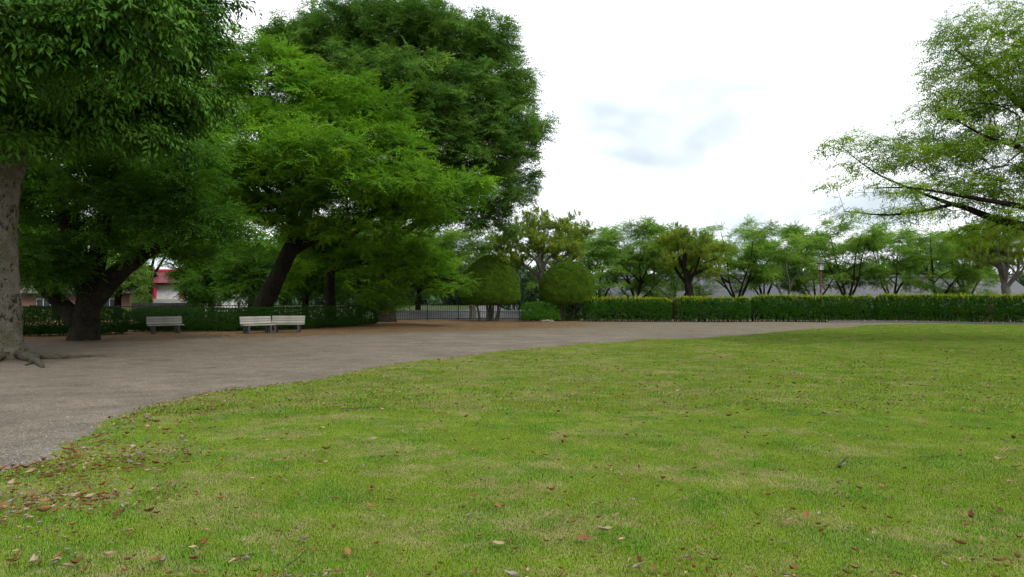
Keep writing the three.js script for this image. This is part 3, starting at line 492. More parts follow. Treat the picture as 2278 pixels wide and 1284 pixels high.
// a hedge along a line of [x, z]; foliage from low to high, bare stems below
function hedge(line, o) {
  const R = rng(o.seed), curve = new THREE.CatmullRomCurve3(line.map(([x, z]) => V(x, 0, z)), false, 'centripetal'), L = curve.getLength(), c0 = curve.getPoint(0.5);
  const g = thing('clipped_hedge', V(c0.x, groundY(c0.x, c0.z), c0.z), 0, o.label, 'hedge', o.group), org = g.position;
  const mats = [], cols = [], sm = [], sc = [], half = o.width / 2, H = o.high - o.low, peri = o.width + 2 * H, count = Math.round(L * peri * (o.density ?? 170));
  for (let i = 0; i < count; i++) {
    const t = R(), p = curve.getPoint(t), tg = curve.getTangent(t), sx = V(-tg.z, 0, tg.x), e = Math.min(t, 1 - t) * L, round = o.round ?? 0.25;
    const ends = Math.sqrt(clamp(e / round, 0, 1) * (2 - clamp(e / round, 0, 1)));
    const dep = R() < 0.7 ? 1 : 1 - 0.5 * R(), a = (R() - 0.5) * Math.PI * (o.under ? 1.9 : 1.25), ex = o.square ?? 4;   // round the section from one flank over the top to the other
    const cs = Math.sin(a), sn = Math.cos(a), k = Math.pow(Math.pow(Math.abs(cs), ex) + Math.pow(Math.abs(sn), ex), -1 / ex);
    const q = p.clone().addScaledVector(sx, k * cs * half * dep * (0.35 + 0.65 * ends));
    const wob = 1 + 0.05 * n2(t * L * 0.5 + o.seed, 3) + 0.03 * n2(t * L * 2.1, cs * 3 + o.seed);
    const y = sn > 0 ? lerp(o.low, o.high * (o.top ? o.top(t) : 1), 0.3 + 0.7 * k * sn * dep * wob * (0.55 + 0.45 * ends)) : lerp(o.low, o.high, 0.3 + 0.3 * k * sn * dep);
    const yy = sn > 0 ? y : y; const yr = R() < 0.35 ? lerp(o.low + (o.ragged ?? 0.1) * (0.5 + n2(t * L * 1.7 + o.seed * 3, 1)), y, R()) : yy;
    q.y = groundY(q.x, q.z) + (R() < (o.skirt ?? 0) ? 0.08 + o.low * R() : yr);
    const nr = sx.clone().multiplyScalar(cs).add(V(0, Math.max(sn, 0) * 1.1, 0)).add(V(R() - 0.5, R() - 0.25, R() - 0.5).multiplyScalar(0.9)).normalize();
    const patch = o.patch ? o.patch(t, R) : 0, v = 0.75 + 0.5 * R() + 0.18 * n3(q.x, q.y * 2, q.z);
    const tint = o.tint; cols.push(rgb(lerp(tint[0] * v, 0.13, patch), lerp(tint[1] * v, 0.085, patch), lerp(tint[2] * v, 0.045, patch)));
    mats.push(placeUp(q.sub(org), nr, R() * 6.28, (o.size ?? 1.7) * (0.75 + 0.5 * R())));
    if (o.shoots && sn > 0.55 && dep === 1 && R() < o.shoots) { const b = q.clone().add(V(0, 0.02, 0)), f = 0.7 + 0.6 * R(); sm.push(placeUp(b, V((R() - 0.5) * 0.5, 1, (R() - 0.5) * 0.5).normalize(), R() * 6.28, 1.1 + 0.8 * R(), (1.3 + 1.2 * R()))); sc.push(rgb(0.24 * f, 0.29 * f, 0.012 * f)); }
  }
  instanced('foliage', SPRIG, M.hedgeLeaf, mats, cols, g);
  if (sm.length) instanced('new_shoots', SHOOT, M.hedgeLeaf, sm, sc, g);
  const S = Math.round(L * (o.stems ?? 5));
  const geos = [];
  for (let i = 0; i < S; i++) {
    const t = (i + R()) / S, p = curve.getPoint(t), tg = curve.getTangent(t), off = (R() - 0.5) * o.width * 0.7, x = p.x - tg.z * off, z = p.z + tg.x * off, y0 = groundY(x, z), top = lerp(o.low, o.high, 0.7), dx = (R() - 0.5) * 0.3, dz = (R() - 0.5) * 0.3;
    geos.push(stemGeo([V(x, y0 - 0.05, z).sub(org), V(x + dx * 0.4, y0 + top * 0.5, z + dz * 0.4).sub(org), V(x + dx, y0 + top, z + dz).sub(org)], 0.014 + 0.03 * R() * R(), 0.008, i + o.seed));
  }
  if (geos.length) part('stems', mergeGeometries(geos), M.darkBark, g).userData.kind = 'stuff';
  return g;
}
const HT = [0.032, 0.108, 0.007], ax = (u, d) => [groundAt(u, d), -d];
const longHedge = { low: 0.46, width: 1.0, density: 420, skirt: 0.16, round: 0.3, tint: HT, shoots: 0.28, stems: 16, ragged: 0.2, size: 1.35, group: 'stretches of the long hedge' };
hedge([ax(1296, 46.6), ax(1400, 46.4), ax(1494, 46.2)], { ...longHedge, seed: 61, high: 1.32, shoots: 0.3, round: 0.7, label: 'lowest stretch of the long hedge, rounded end beside the smaller clipped dome' });
hedge([ax(1498, 46.2), ax(1580, 46.1), ax(1668, 46)], { ...longHedge, seed: 62, high: 1.36, patch: (t, R) => (t < 0.06 && R() < 0.6 ? 0.75 : 0), label: 'stretch of the long hedge with a bare brown patch, under the pollarded tree' });
hedge([ax(1671, 46), ax(1800, 45.8), ax(1945, 45.2)], { ...longHedge, seed: 63, high: 1.46, label: 'stretch of the long hedge in front of the park lamp' });
hedge([ax(1948, 45), ax(2100, 43.6), ax(2290, 41.6), ax(2520, 39.8)], { ...longHedge, seed: 64, high: 1.5, patch: (t, R) => (Math.abs(t - 0.52) < 0.012 && R() < 0.5 ? 0.8 : 0), label: 'longest stretch of the long hedge, beyond the dark gap, along the kerb' });
const lowHedge = { low: 0.08, stems: 3, ragged: 0.08, round: 1.0, square: 3, tint: [0.022, 0.072, 0.005], shoots: 0, size: 1.05, under: true };
hedge([ax(290, 33.5), ax(420, 33.6), ax(560, 34.6), ax(700, 37), ax(822, 40)], { ...lowHedge, seed: 65, high: 0.98, width: 2.0, density: 420, label: 'long low rounded hedge running behind the benches' });
hedge([ax(20, 29.2), ax(150, 30), ax(282, 31.4)], { ...lowHedge, seed: 66, high: 1.12, width: 1.3, density: 420, label: 'dark squared hedge behind the thick dark cherry trunk' });
hedge([ax(1158, 46.8), ax(1205, 46.8), ax(1246, 46.6)], { ...lowHedge, low: 0.1, seed: 67, high: 1.2, width: 1.7, density: 420, round: 1.2, tint: [0.06, 0.165, 0.012], label: 'short rounded green hedge between the two clipped domes' });
hedge([ax(1246, 48.2), ax(1270, 48.2), ax(1290, 48.2)], { ...lowHedge, low: 0.05, seed: 68, high: 0.68, width: 0.9, density: 260, round: 0.5, tint: [0.11, 0.19, 0.02], label: 'small bright yellow-green shrub behind the stems of the smaller dome' });
const hillHedge = { ...lowHedge, density: 60, size: 2.6 };
hedge([ax(60, 66), ax(180, 66), ax(292, 66)], { ...hillHedge, low: 0.1, seed: 69, high: 0.9, width: 1.2, tint: [0.12, 0.2, 0.02], label: 'sunlit bright green hedge in front of the brown house beyond the fence' });
hedge([ax(296, 64), ax(316, 64), ax(334, 64)], { ...hillHedge, low: 0.4, seed: 70, high: 2.5, width: 1.4, density: 90, tint: [0.10, 0.2, 0.02], label: 'bright green bush beside the red roofed building' });
hedge([ax(525, 41), ax(545, 41), ax(572, 41)], { ...lowHedge, low: 0.3, seed: 71, high: 1.7, width: 1.1, density: 200, tint: [0.04, 0.1, 0.016], label: 'small rounded bush at the foot of the leaning cherry, behind the fence' });

// ------------------------------------------------------------------ benches
const woodT = texture(256, (i) => { const x = i % 256, y = Math.floor(i / 256), g = 0.5 + 0.5 * Math.sin(y * 0.35 + 3 * softA[(y * 2 % 512) * 512 + x]), s = softA[((y * 2) % 512) * 512 + (x * 2) % 512]; const v = 0.27 + 0.08 * g + 0.16 * (s - 0.5); return [v, v * 0.95, v * 0.83]; });
const boardMat = [1, 0.85, 0.93].map((k) => std({ map: woodT, color: rgb(k, k, k), roughness: 0.8 }));
const concrete = std({ map: rep(softT, 1.5, 1.5), color: rgb(0.2, 0.19, 0.17), bumpMap: gritH, bumpScale: 0.004 });
const legMat = std({ color: rgb(0.06, 0.058, 0.052) });
const slatGeo = new RoundedBoxGeometry(1.5, 0.105, 0.035, 2, 0.008), seatGeo = new RoundedBoxGeometry(1.5, 0.04, 0.125, 2, 0.008);
const legGeo = (() => { const s = new THREE.Shape([[-0.22, 0], [-0.10, 0], [-0.06, 0.2], [0.1, 0.2], [0.16, 0], [0.27, 0], [0.25, 0.36], [-0.16, 0.375], [-0.26, 0.75], [-0.31, 0.74]].map(([x, y]) => new THREE.Vector2(x, y))); const g = new THREE.ExtrudeGeometry(s, { depth: 0.07, bevelEnabled: true, bevelSize: 0.008, bevelThickness: 0.008, bevelSegments: 1 }); g.translate(0, 0, -0.035); g.rotateY(-Math.PI / 2); return g; })();
function bench(u, v, turn, label) {
  const d = FOCAL * EYE / (v - HORIZON), x = groundAt(u, d), g = thing('park_bench', V(x, groundY(x, -d), -d), turn, label, 'bench', 'park benches by the low hedge'); g.scale.setScalar(0.93);
  for (const s of [-1, 1]) part('leg', legGeo, legMat, g, [s * 0.52, 0, 0]);
  for (let k = 0; k < 3; k++) { const m = part('backrest_slat', slatGeo, boardMat[k % 3], g, [0.004 * (k - 1), 0.49 + k * 0.113, -0.155 - k * 0.031]); m.rotation.x = -0.26; }
  for (let k = 0; k < 3; k++) part('seat_slat', seatGeo, boardMat[(k + 1) % 3], g, [0.003 * k, 0.393 - 0.003 * (2 - k), 0.21 - k * 0.14]);
  return g;
}
bench(368, 742, 0.68, 'weathered white slatted bench standing alone nearest the thick dark cherry trunk');
bench(573, 742, 0.80, 'weathered white slatted bench of the pair, on the side of the lone bench');
bench(640, 740, 0.10, 'weathered white slatted bench of the pair, on the side of the black fence');

// ------------------------------------------------------------------ black metal fence
{
  const black = std({ color: rgb(0.018, 0.019, 0.018), roughness: 0.5, metalness: 0.3 });
  const line = [[-60, 34], [60, 35.5], [290, 37.5], [560, 41.5], [820, 46.5], [1155, 48.6]].map(([u, d]) => V(groundAt(u, d), 0, -d));
  const curve = new THREE.CatmullRomCurve3(line, false, 'centripetal'), L = curve.getLength(), n = Math.round(L / 2), H = 1.08;
  const g = thing('metal_fence', V(line[3].x, 0, line[3].z), 0, 'black metal railing fence with upright bars behind the hedges and trees', 'fence'), o = g.position;
  const bar = new THREE.BoxGeometry(0.022, H - 0.12, 0.022), post = new THREE.BoxGeometry(0.06, H + 0.06, 0.06), unit = new THREE.BoxGeometry(1, 0.04, 0.03);
  for (let i = 0; i <= n; i++) {
    const p = curve.getPointAt(i / n); const y = groundY(p.x, p.z);
    part('post', post, black, g, [p.x - o.x, y + H / 2, p.z - o.z]);
    if (i === n) break;
    const q = curve.getPointAt((i + 1) / n), dir = q.clone().sub(p), a = Math.atan2(-dir.z, dir.x), D = dir.length();
    for (const h of [0.12, H - 0.02]) { const r = part('rail', unit, black, g, [(p.x + q.x) / 2 - o.x, y + h, (p.z + q.z) / 2 - o.z]); r.scale.x = D - 0.062; r.rotation.y = a; }
    const bars = p.x < -12 ? 11 : 13;
    for (let k = 1; k <= bars; k++) { const b = part('bar', bar, black, g, [lerp(p.x, q.x, k / (bars + 1)) - o.x, y + H / 2 + 0.05, lerp(p.z, q.z, k / (bars + 1)) - o.z]); b.rotation.y = a; }
  }
}

// ------------------------------------------------------------------ park lamp, utility pole, kerb, stone
{
  const d = 48.5, x = groundAt(1826, d), g = thing('park_lamp', V(x, groundY(x, -d), -d), 0.3, 'park lamp on a reddish brown post with dark cap and milky panes', 'lamp');
  const rust = std({ color: rgb(0.16, 0.075, 0.05), map: softT, roughness: 0.6 }), iron = std({ color: rgb(0.06, 0.058, 0.06), roughness: 0.45, metalness: 0.4 }), milk = std({ color: rgb(0.62, 0.62, 0.56), roughness: 0.35 });
  part('post', new THREE.LatheGeometry([[0.10, -0.1], [0.10, 0.35], [0.07, 0.42], [0.058, 3.05], [0.075, 3.1], [0.075, 3.2], [0.001, 3.22]].map(([a, b]) => new THREE.Vector2(a, b)), 16), rust, g);
  part('lamp_base', new THREE.LatheGeometry([[0.001, 3.18], [0.07, 3.19], [0.15, 3.27], [0.15, 3.3], [0.001, 3.305]].map(([a, b]) => new THREE.Vector2(a, b)), 16), iron, g);
  for (let k = 0; k < 6; k++) {
    const a = k * Math.PI / 3, m = a + Math.PI / 6, pane = part('pane', new THREE.BoxGeometry(0.155, 0.4, 0.008), milk, g, [Math.sin(m) * 0.145, 3.505, Math.cos(m) * 0.145]); pane.rotation.set(-0.10, m, 0, 'YXZ'); pane.rotation.x = 0.10;
    const f = part('frame_bar', new THREE.BoxGeometry(0.018, 0.43, 0.018), iron, g, [Math.sin(a) * 0.172, 3.505, Math.cos(a) * 0.172]); f.rotation.order = 'YXZ'; f.rotation.y = a; f.rotation.x = 0.11;
  }
  part('cap', new THREE.LatheGeometry([[0.001, 3.7], [0.34, 3.71], [0.35, 3.73], [0.2, 3.83], [0.06, 3.9], [0.05, 3.96], [0.001, 3.98]].map(([a, b]) => new THREE.Vector2(a, b)), 24), iron, g);
}
{
  const d = 96, x = groundAt(2011, d), g = thing('utility_pole', V(x, groundY(x, -d), -d), 0, 'grey concrete utility pole beyond the roofs', 'pole');
  part('pole', new THREE.CylinderGeometry(0.13, 0.19, 12.2, 12).translate(0, 6.1, 0), std({ color: rgb(0.3, 0.29, 0.28) }), g);
  part('crossarm', new THREE.BoxGeometry(1.8, 0.1, 0.1), std({ color: rgb(0.2, 0.2, 0.2) }), g, [0, 11.4, 0.18]);
  part('transformer', new THREE.CylinderGeometry(0.27, 0.27, 0.75, 14), std({ color: rgb(0.35, 0.35, 0.36) }), g, [0.36, 10.0, 0.12]);
}
{ // kerb along the long hedge
  const pts = [ax(1840, 44.6), ax(1960, 44.1), ax(2100, 42.7), ax(2290, 40.7), ax(2520, 38.9)].map(([x, z]) => V(x, 0, z)), c = new THREE.CatmullRomCurve3(pts), p = [], idx = [], n = 60;
  const uv = [];
  for (let i = 0; i <= n; i++) { const q = c.getPoint(i / n), t = c.getTangent(i / n), y = groundY(q.x, q.z); [[-0.07, -0.05], [-0.07, 0.11], [0.07, 0.11], [0.07, -0.05]].forEach(([o, h], k) => { p.push(q.x - t.z * o, y + h, q.z + t.x * o); uv.push(i * 0.4, k * 0.15); }); }
  for (let i = 0; i < n; i++) for (let k = 0; k < 3; k++) { const a = i * 4 + k; idx.push(a, a + 4, a + 1, a + 1, a + 4, a + 5); }
  const g = new THREE.BufferGeometry(); g.setAttribute('position', new THREE.Float32BufferAttribute(p, 3)); g.setAttribute('uv', new THREE.Float32BufferAttribute(uv, 2)); g.setIndex(idx); const f = g.toNonIndexed(); f.computeVertexNormals();
  structure('kerb', f, concrete);
}
{
  const g = new THREE.IcosahedronGeometry(0.5, 4), P = g.attributes.position;
  for (let i = 0; i < P.count; i++) { const q = V(P.getX(i), P.getY(i), P.getZ(i)), k = 1 + 0.25 * n3(q.x * 2, q.y * 2, q.z * 2) + 0.08 * n3(q.x * 7, q.y * 7, q.z * 7); P.setXYZ(i, q.x * k * 0.9, q.y * k * 0.22, q.z * k * 0.5); }
  g.computeVertexNormals(); const d = 46, m = part(numbered('stone'), g, std({ map: softT, color: rgb(0.26, 0.23, 0.19) }), scene, [groundAt(1216, d), 0.02, -d]); tag(m, 'flat pale stone lying before the short rounded hedge', 'stone');
}

// ------------------------------------------------------------------ buildings beyond
const tileA = texture(256, (i) => { const x = i % 256, y = Math.floor(i / 256), r = (y % 32) / 32, c = ((x + (Math.floor(y / 32) % 2) * 16) % 32) / 32; const v = (r < 0.12 ? 0.7 : 1) * (c < 0.1 ? 0.8 : 1) * (0.8 + 0.4 * softA[(y * 2) * 512 + x * 2]); return [v, v, v]; });
const tileH = texture(256, (i) => { const x = i % 256, y = Math.floor(i / 256), r = (y % 32) / 32, c = (x % 32) / 32; const v = 0.5 * r + 0.5 * Math.sin(c * Math.PI); return [v, v, v]; }, false);
const roofMat = (c) => std({ color: c, map: rep(tileA, 0.45, 0.45), bumpMap: rep(tileH, 0.45, 0.45), bumpScale: 0.03, roughness: 0.65 });
const plaster = (c) => std({ color: c, map: rep(softT, 0.3, 0.3) });
const glassDark = std({ color: rgb(0.03, 0.035, 0.04), roughness: 0.15 }), frameMat = std({ color: rgb(0.45, 0.45, 0.44), roughness: 0.5 });
function slab(a, b, c, e, t) {      // a thick sheet with corners a b c e (uv in metres)
  const n = V().crossVectors(b.clone().sub(a), e.clone().sub(a)).normalize(), lo = [a, b, c, e].map((p) => p.clone().addScaledVector(n, -t)), hi = [a, b, c, e], pos = [], uv = [], ux = b.clone().sub(a).normalize(), uy = V().crossVectors(n, ux);
  const quad = (...q) => { for (const k of [0, 1, 2, 0, 2, 3]) { pos.push(...q[k].toArray()); const r = q[k].clone().sub(a); uv.push(r.dot(ux), r.dot(uy)); } };
  quad(...hi); quad(lo[3], lo[2], lo[1], lo[0]); for (let k = 0; k < 4; k++) { const j = (k + 1) % 4; quad(hi[j], hi[k], lo[k], lo[j]); }
  const g = new THREE.BufferGeometry(); g.setAttribute('position', new THREE.Float32BufferAttribute(pos, 3)); g.setAttribute('uv', new THREE.Float32BufferAttribute(uv, 2)); g.computeVertexNormals(); return g;
}
/* gabled building: ridge along x, from x0 to x1, front wall at depth d, w deep, floor y0, eaves ye, ridge yr */
function house(name, label, [u0, u1], d, w, y0, ye, yr, wallC, roofC, windows, turn = 0) {
  const x0 = groundAt(u0, d), x1 = groundAt(u1, d), L = x1 - x0, g = thing(name, V((x0 + x1) / 2, y0, -d - w / 2), turn, label, 'building'), E = ye - y0, Rg = yr - y0, o = 0.6;
  const wm = plaster(wallC), rm = roofMat(roofC), s = new THREE.Shape([[-w / 2, 0], [w / 2, 0], [w / 2, E], [0, Rg - 0.1], [-w / 2, E]].map(([a, b]) => new THREE.Vector2(a, b)));
  part('wall', new THREE.ExtrudeGeometry(s, { depth: L, bevelEnabled: false }).translate(0, 0, -L / 2).rotateY(Math.PI / 2), wm, g);
  const k = (Rg - E) / (w / 2), X = L / 2 + 0.5, Y = E - o * k + 0.12, Z = w / 2 + o, R = Rg + 0.12;
  part('roof', slab(V(-X, Y, Z), V(X, Y, Z), V(X, R, 0.01), V(-X, R, 0.01), 0.14), rm, g);
  part('roof', slab(V(X, Y, -Z), V(-X, Y, -Z), V(-X, R, -0.01), V(X, R, -0.01), 0.14), rm, g);
  part('ridge', new RoundedBoxGeometry(2 * X + 0.1, 0.26, 0.34, 2, 0.06), std({ color: roofC, roughness: 0.6 }), g, [0, R + 0.08, 0]);
  for (const [wx, wy, ww, wh] of windows) { const f = part('window', new THREE.BoxGeometry(ww, wh, 0.08), frameMat, g, [wx, wy, w / 2 + 0.03]); for (const q of [-1, 1]) part('pane', new THREE.BoxGeometry(ww / 2 - 0.09, wh - 0.12, 0.02), glassDark, f, [q * ww / 4, 0, 0.037]); }
  return g;
}
const tiles = rgb(0.11, 0.112, 0.127);
house('long_house', 'long low building with grey tiled roof below the park, behind the cherry row', [1335, 1800], 64, 12, -4, 0.2, 3.35, rgb(0.24, 0.22, 0.19), tiles, [[-5, 2.2, 2, 1.3], [3, 2.2, 2, 1.3]]);
house('long_house', 'grey tiled roof house ending beside the yellow-green tree with pale forked trunk', [1830, 2330], 66, 11, -4, 0.4, 3.3, rgb(0.22, 0.2, 0.18), rgb(0.12, 0.12, 0.13), [[-4, 2.2, 2, 1.3]]);
house('far_house', 'taller grey roofed house just showing over the long roof beside three dark stems', [1600, 1690], 92, 9, -4, 2.3, 4.7, rgb(0.55, 0.53, 0.5), rgb(0.2, 0.2, 0.22), []);
house('grey_house', 'pale house with dark grey roof behind the red roofed building', [405, 505], 96, 9, -0.4, 3.1, 5.9, rgb(0.62, 0.6, 0.57), rgb(0.13, 0.135, 0.15), [[1.6, 1.2, 1.3, 1.2], [-1.4, 2.6, 1.2, 1]]);
house('brown_house', 'low brown walled house beyond the bright green hedge', [40, 288], 74, 8, -0.4, 2.1, 4.2, rgb(0.2, 0.11, 0.085), rgb(0.1, 0.085, 0.08), [[-3, 1.2, 1.4, 1.1], [3.6, 1.1, 1.2, 1.3]]);
{ // small red roofed building on a plinth
  const d = 80, x = groundAt(370, d), g = thing('small_shrine', V(x, -0.5, -d), 0.3, 'small building with red hipped roof, red posts and white walls on a plinth', 'building');
  const red = std({ color: rgb(0.36, 0.03, 0.045), roughness: 0.6 }), roofRed = std({ color: rgb(0.2, 0.05, 0.058), map: rep(softT, 0.4, 0.4), roughness: 0.55 }), white = plaster(rgb(0.62, 0.62, 0.63));
  part('plinth', new RoundedBoxGeometry(4.6, 1.8, 4, 2, 0.04), plaster(rgb(0.36, 0.35, 0.33)), g, [0, 0.9, 0]);
  part('wall', new THREE.BoxGeometry(2.7, 1.5, 2.4), white, g, [0, 2.55, 0]);
  for (const [px, pz] of [[-1.65, 1.4], [-0.95, 1.42], [1.65, 1.4], [-1.65, -1.4], [1.65, -1.4]]) part('post', new THREE.CylinderGeometry(0.19, 0.19, 1.52, 14), red, g, [px, 2.55, pz]);
  part('beam', new THREE.BoxGeometry(3.9, 0.2, 3.3), red, g, [0, 3.4, 0]);
  const e = 3.5, t = 4.75, A = V(-2.5, e, 2.1), Bb = V(2.5, e, 2.1), C = V(2.5, e, -2.1), D = V(-2.5, e, -2.1), P = V(-1.25, t, 0), Pq = V(1.25, t, 0), pos = [];
  for (const f of [[A, Bb, Pq], [A, Pq, P], [Bb, C, Pq], [C, D, P], [C, P, Pq], [D, A, P], [A, D, C], [A, C, Bb]]) for (const q of f) pos.push(...q.toArray());
  const rg = triangles(pos); rg.setAttribute('uv', new THREE.Float32BufferAttribute(pos.filter((_, i) => i % 3 !== 1), 2)); part('roof', rg, roofRed, g);
  part('ridge', new RoundedBoxGeometry(2.6, 0.3, 0.35, 2, 0.05), red, g, [0, t + 0.1, 0]);
  for (const s of [-1, 1]) part('ridge_end', new RoundedBoxGeometry(0.4, 0.5, 0.45, 2, 0.06), red, g, [s * 1.35, t + 0.22, 0]);
}
{ // grey board fence in front of it
  const d = 60, x0 = groundAt(292, d), x1 = groundAt(447, d), n = 30, w = (x1 - x0) / n, R = rng(5), g = thing('board_fence', V((x0 + x1) / 2, -0.5, -d), 0, 'grey weathered board fence in front of the red roofed building', 'fence');
  const mats = [0.1, 0.12, 0.14].map((v) => std({ map: woodT, color: rgb(v * 2, v * 2, v * 2) })), b = new RoundedBoxGeometry(w * 0.93, 1.5, 0.03, 1, 0.006);
  for (let k = 0; k < n; k++) part('board', b, mats[Math.floor(R() * 3)], g, [-(x1 - x0) / 2 + (k + 0.5) * w, 0.78 + 0.02 * R(), 0.004 * R()]);
  for (const h of [0.35, 1.2]) part('rail', new THREE.BoxGeometry(x1 - x0, 0.09, 0.05), mats[0], g, [0, h, -0.05]);
}
{ // low pale wall of the car park
  const d = 63, x0 = groundAt(860, d), x1 = groundAt(1180, d), g = thing('concrete_wall', V((x0 + x1) / 2, -0.55, -d), 0, 'low pale concrete wall beyond the black fence, behind the clipped domes', 'wall');
  part('wall', new THREE.BoxGeometry(x1 - x0, 0.85, 0.2).translate(0, 0.42, 0), plaster(rgb(0.55, 0.55, 0.56)), g); part('coping', new RoundedBoxGeometry(x1 - x0 + 0.1, 0.1, 0.3, 2, 0.02), plaster(rgb(0.6, 0.6, 0.6)), g, [0, 0.9, 0]);
}
{ // wooded rise on the skyline
  const R = rng(77), mats = [], cols = [];
  for (let i = 0; i < 9000; i++) { const u = lerp(200, 2700, R()), d = 170 + 60 * R(), top = 9 + 4 * n2(u * 0.006, 1) + 2.5 * n2(u * 0.03, 5), y = -4 + (top + 1) * Math.pow(R(), 0.7); const v = 0.7 + 0.6 * R(); mats.push(placeUp(V(groundAt(u, d), y, -d), V(R() - 0.5, 1, R() - 0.5).normalize(), R() * 6.28, 11 + 5 * R())); cols.push(rgb(0.05 * v, 0.095 * v, 0.04 * v)); }
  tag(instanced('distant_woods', SPRAY.evergreen, M.leaf, mats, cols, scene), 'far dark green woods on the skyline behind the roofs', 'woods', null, 'stuff');
}

// ------------------------------------------------------------------ grass, litter, fallen leaves
{
  const R = rng(88), tuft = (seed, n, h, spread, w) => { const r = rng(seed), out = [], nor = []; for (let i = 0; i < n; i++) { const a = r() * 6.283, l = 0.25 + 0.9 * r(), hh = h * (0.55 + 0.6 * r()), px = (r() - 0.5) * spread, pz = (r() - 0.5) * spread, dx = Math.cos(a) * l * hh, dz = Math.sin(a) * l * hh, sx = -Math.sin(a) * w / 2, sz = Math.cos(a) * w / 2; out.push(px - sx, 0, pz - sz, px + sx, 0, pz + sz, px + dx, hh, pz + dz); for (let k = 0; k < 3; k++) { const q = V(-Math.cos(a) * 0.35, 0.9, -Math.sin(a) * 0.35).normalize(); nor.push(q.x, q.y, q.z); } } return triangles(out, nor); };
  const near = tuft(1, 30, 0.019, 0.075, 0.003), far = tuft(2, 30, 0.018, 0.17, 0.006);
  const put = (name, geo, d0, d1, count, label, s0) => {
    const mats = [], cols = [];
    for (let i = 0; i < count; i++) {
      const d = Math.sqrt(lerp(d0 * d0, d1 * d1, R())), x = groundAt(-80 + 2440 * R(), d), z = -d; if (!inLawn(x, z)) continue;
      const lush = smooth(fbm2(x * 0.9 + 80, z * 0.9, 3), -0.1, 0.45), s = straw(x, z), dry = R() < 0.24 + 0.5 * s;
      const v = 0.82 + 0.36 * R() + 0.1 * n2(x * 1.7, z * 1.7), k = s0 * (0.75 + 0.5 * R() + 0.25 * lush * (1 - s)), hy = k * (0.7 + 0.5 * R() + 0.25 * lush) * (dry ? 0.75 : 1);
      mats.push(new THREE.Matrix4().compose(V(x, hOf(x, z) - 0.004, z), new THREE.Quaternion().setFromAxisAngle(V(0, 1, 0), R() * 6.283), V(k, hy, k)));
      cols.push(dry ? rgb(0.33 * v, 0.30 * v, 0.125 * v) : rgb(lerp(0.166, 0.122, lush) * v, lerp(0.262, 0.240, lush) * v, 0.020 * v));
    }
    tag(instanced(name, geo, M.grass, mats, cols, scene), label, 'grass', null, 'stuff');
    stats.push(name + ' ' + mats.length);
  };
  put('grass', near, 3.6, 9.5, 170000, 'short mown green grass mixed with dry straw in front', 1.0);
  put('grass_beyond', far, 9.3, 38, 230000, 'mown green and straw coloured grass of the farther lawn', 1.0);
}
// dry leaves: curled blades with a bent midrib
function dryLeaf(seed, len, wid, curl, bend) {
  const r = rng(seed), out = [], n = 6, pt = (i, s) => { const t = i / n, w = wid / 2 * Math.pow(Math.sin(Math.PI * Math.pow(t, 0.8)), 0.8) * (0.65 + 0.6 * r()); const k = s * w, a = curl * s * (0.6 + 0.6 * t); return V((t - 0.5) * len, 0.012 + bend * (t - 0.5) * (t - 0.5) * len * 2 + Math.abs(s) * Math.sin(Math.abs(a)) * w, k * Math.cos(a)); };
  const P = [-1, 0, 1].map((s) => Array.from({ length: n + 1 }, (_, i) => pt(i, s)));
  for (let i = 0; i < n; i++) for (let s = 0; s < 2; s++) { const a = P[s][i], b = P[s][i + 1], c = P[s + 1][i], e = P[s + 1][i + 1]; out.push(...a.toArray(), ...c.toArray(), ...b.toArray(), ...b.toArray(), ...c.toArray(), ...e.toArray()); }
  return triangles(out);
}
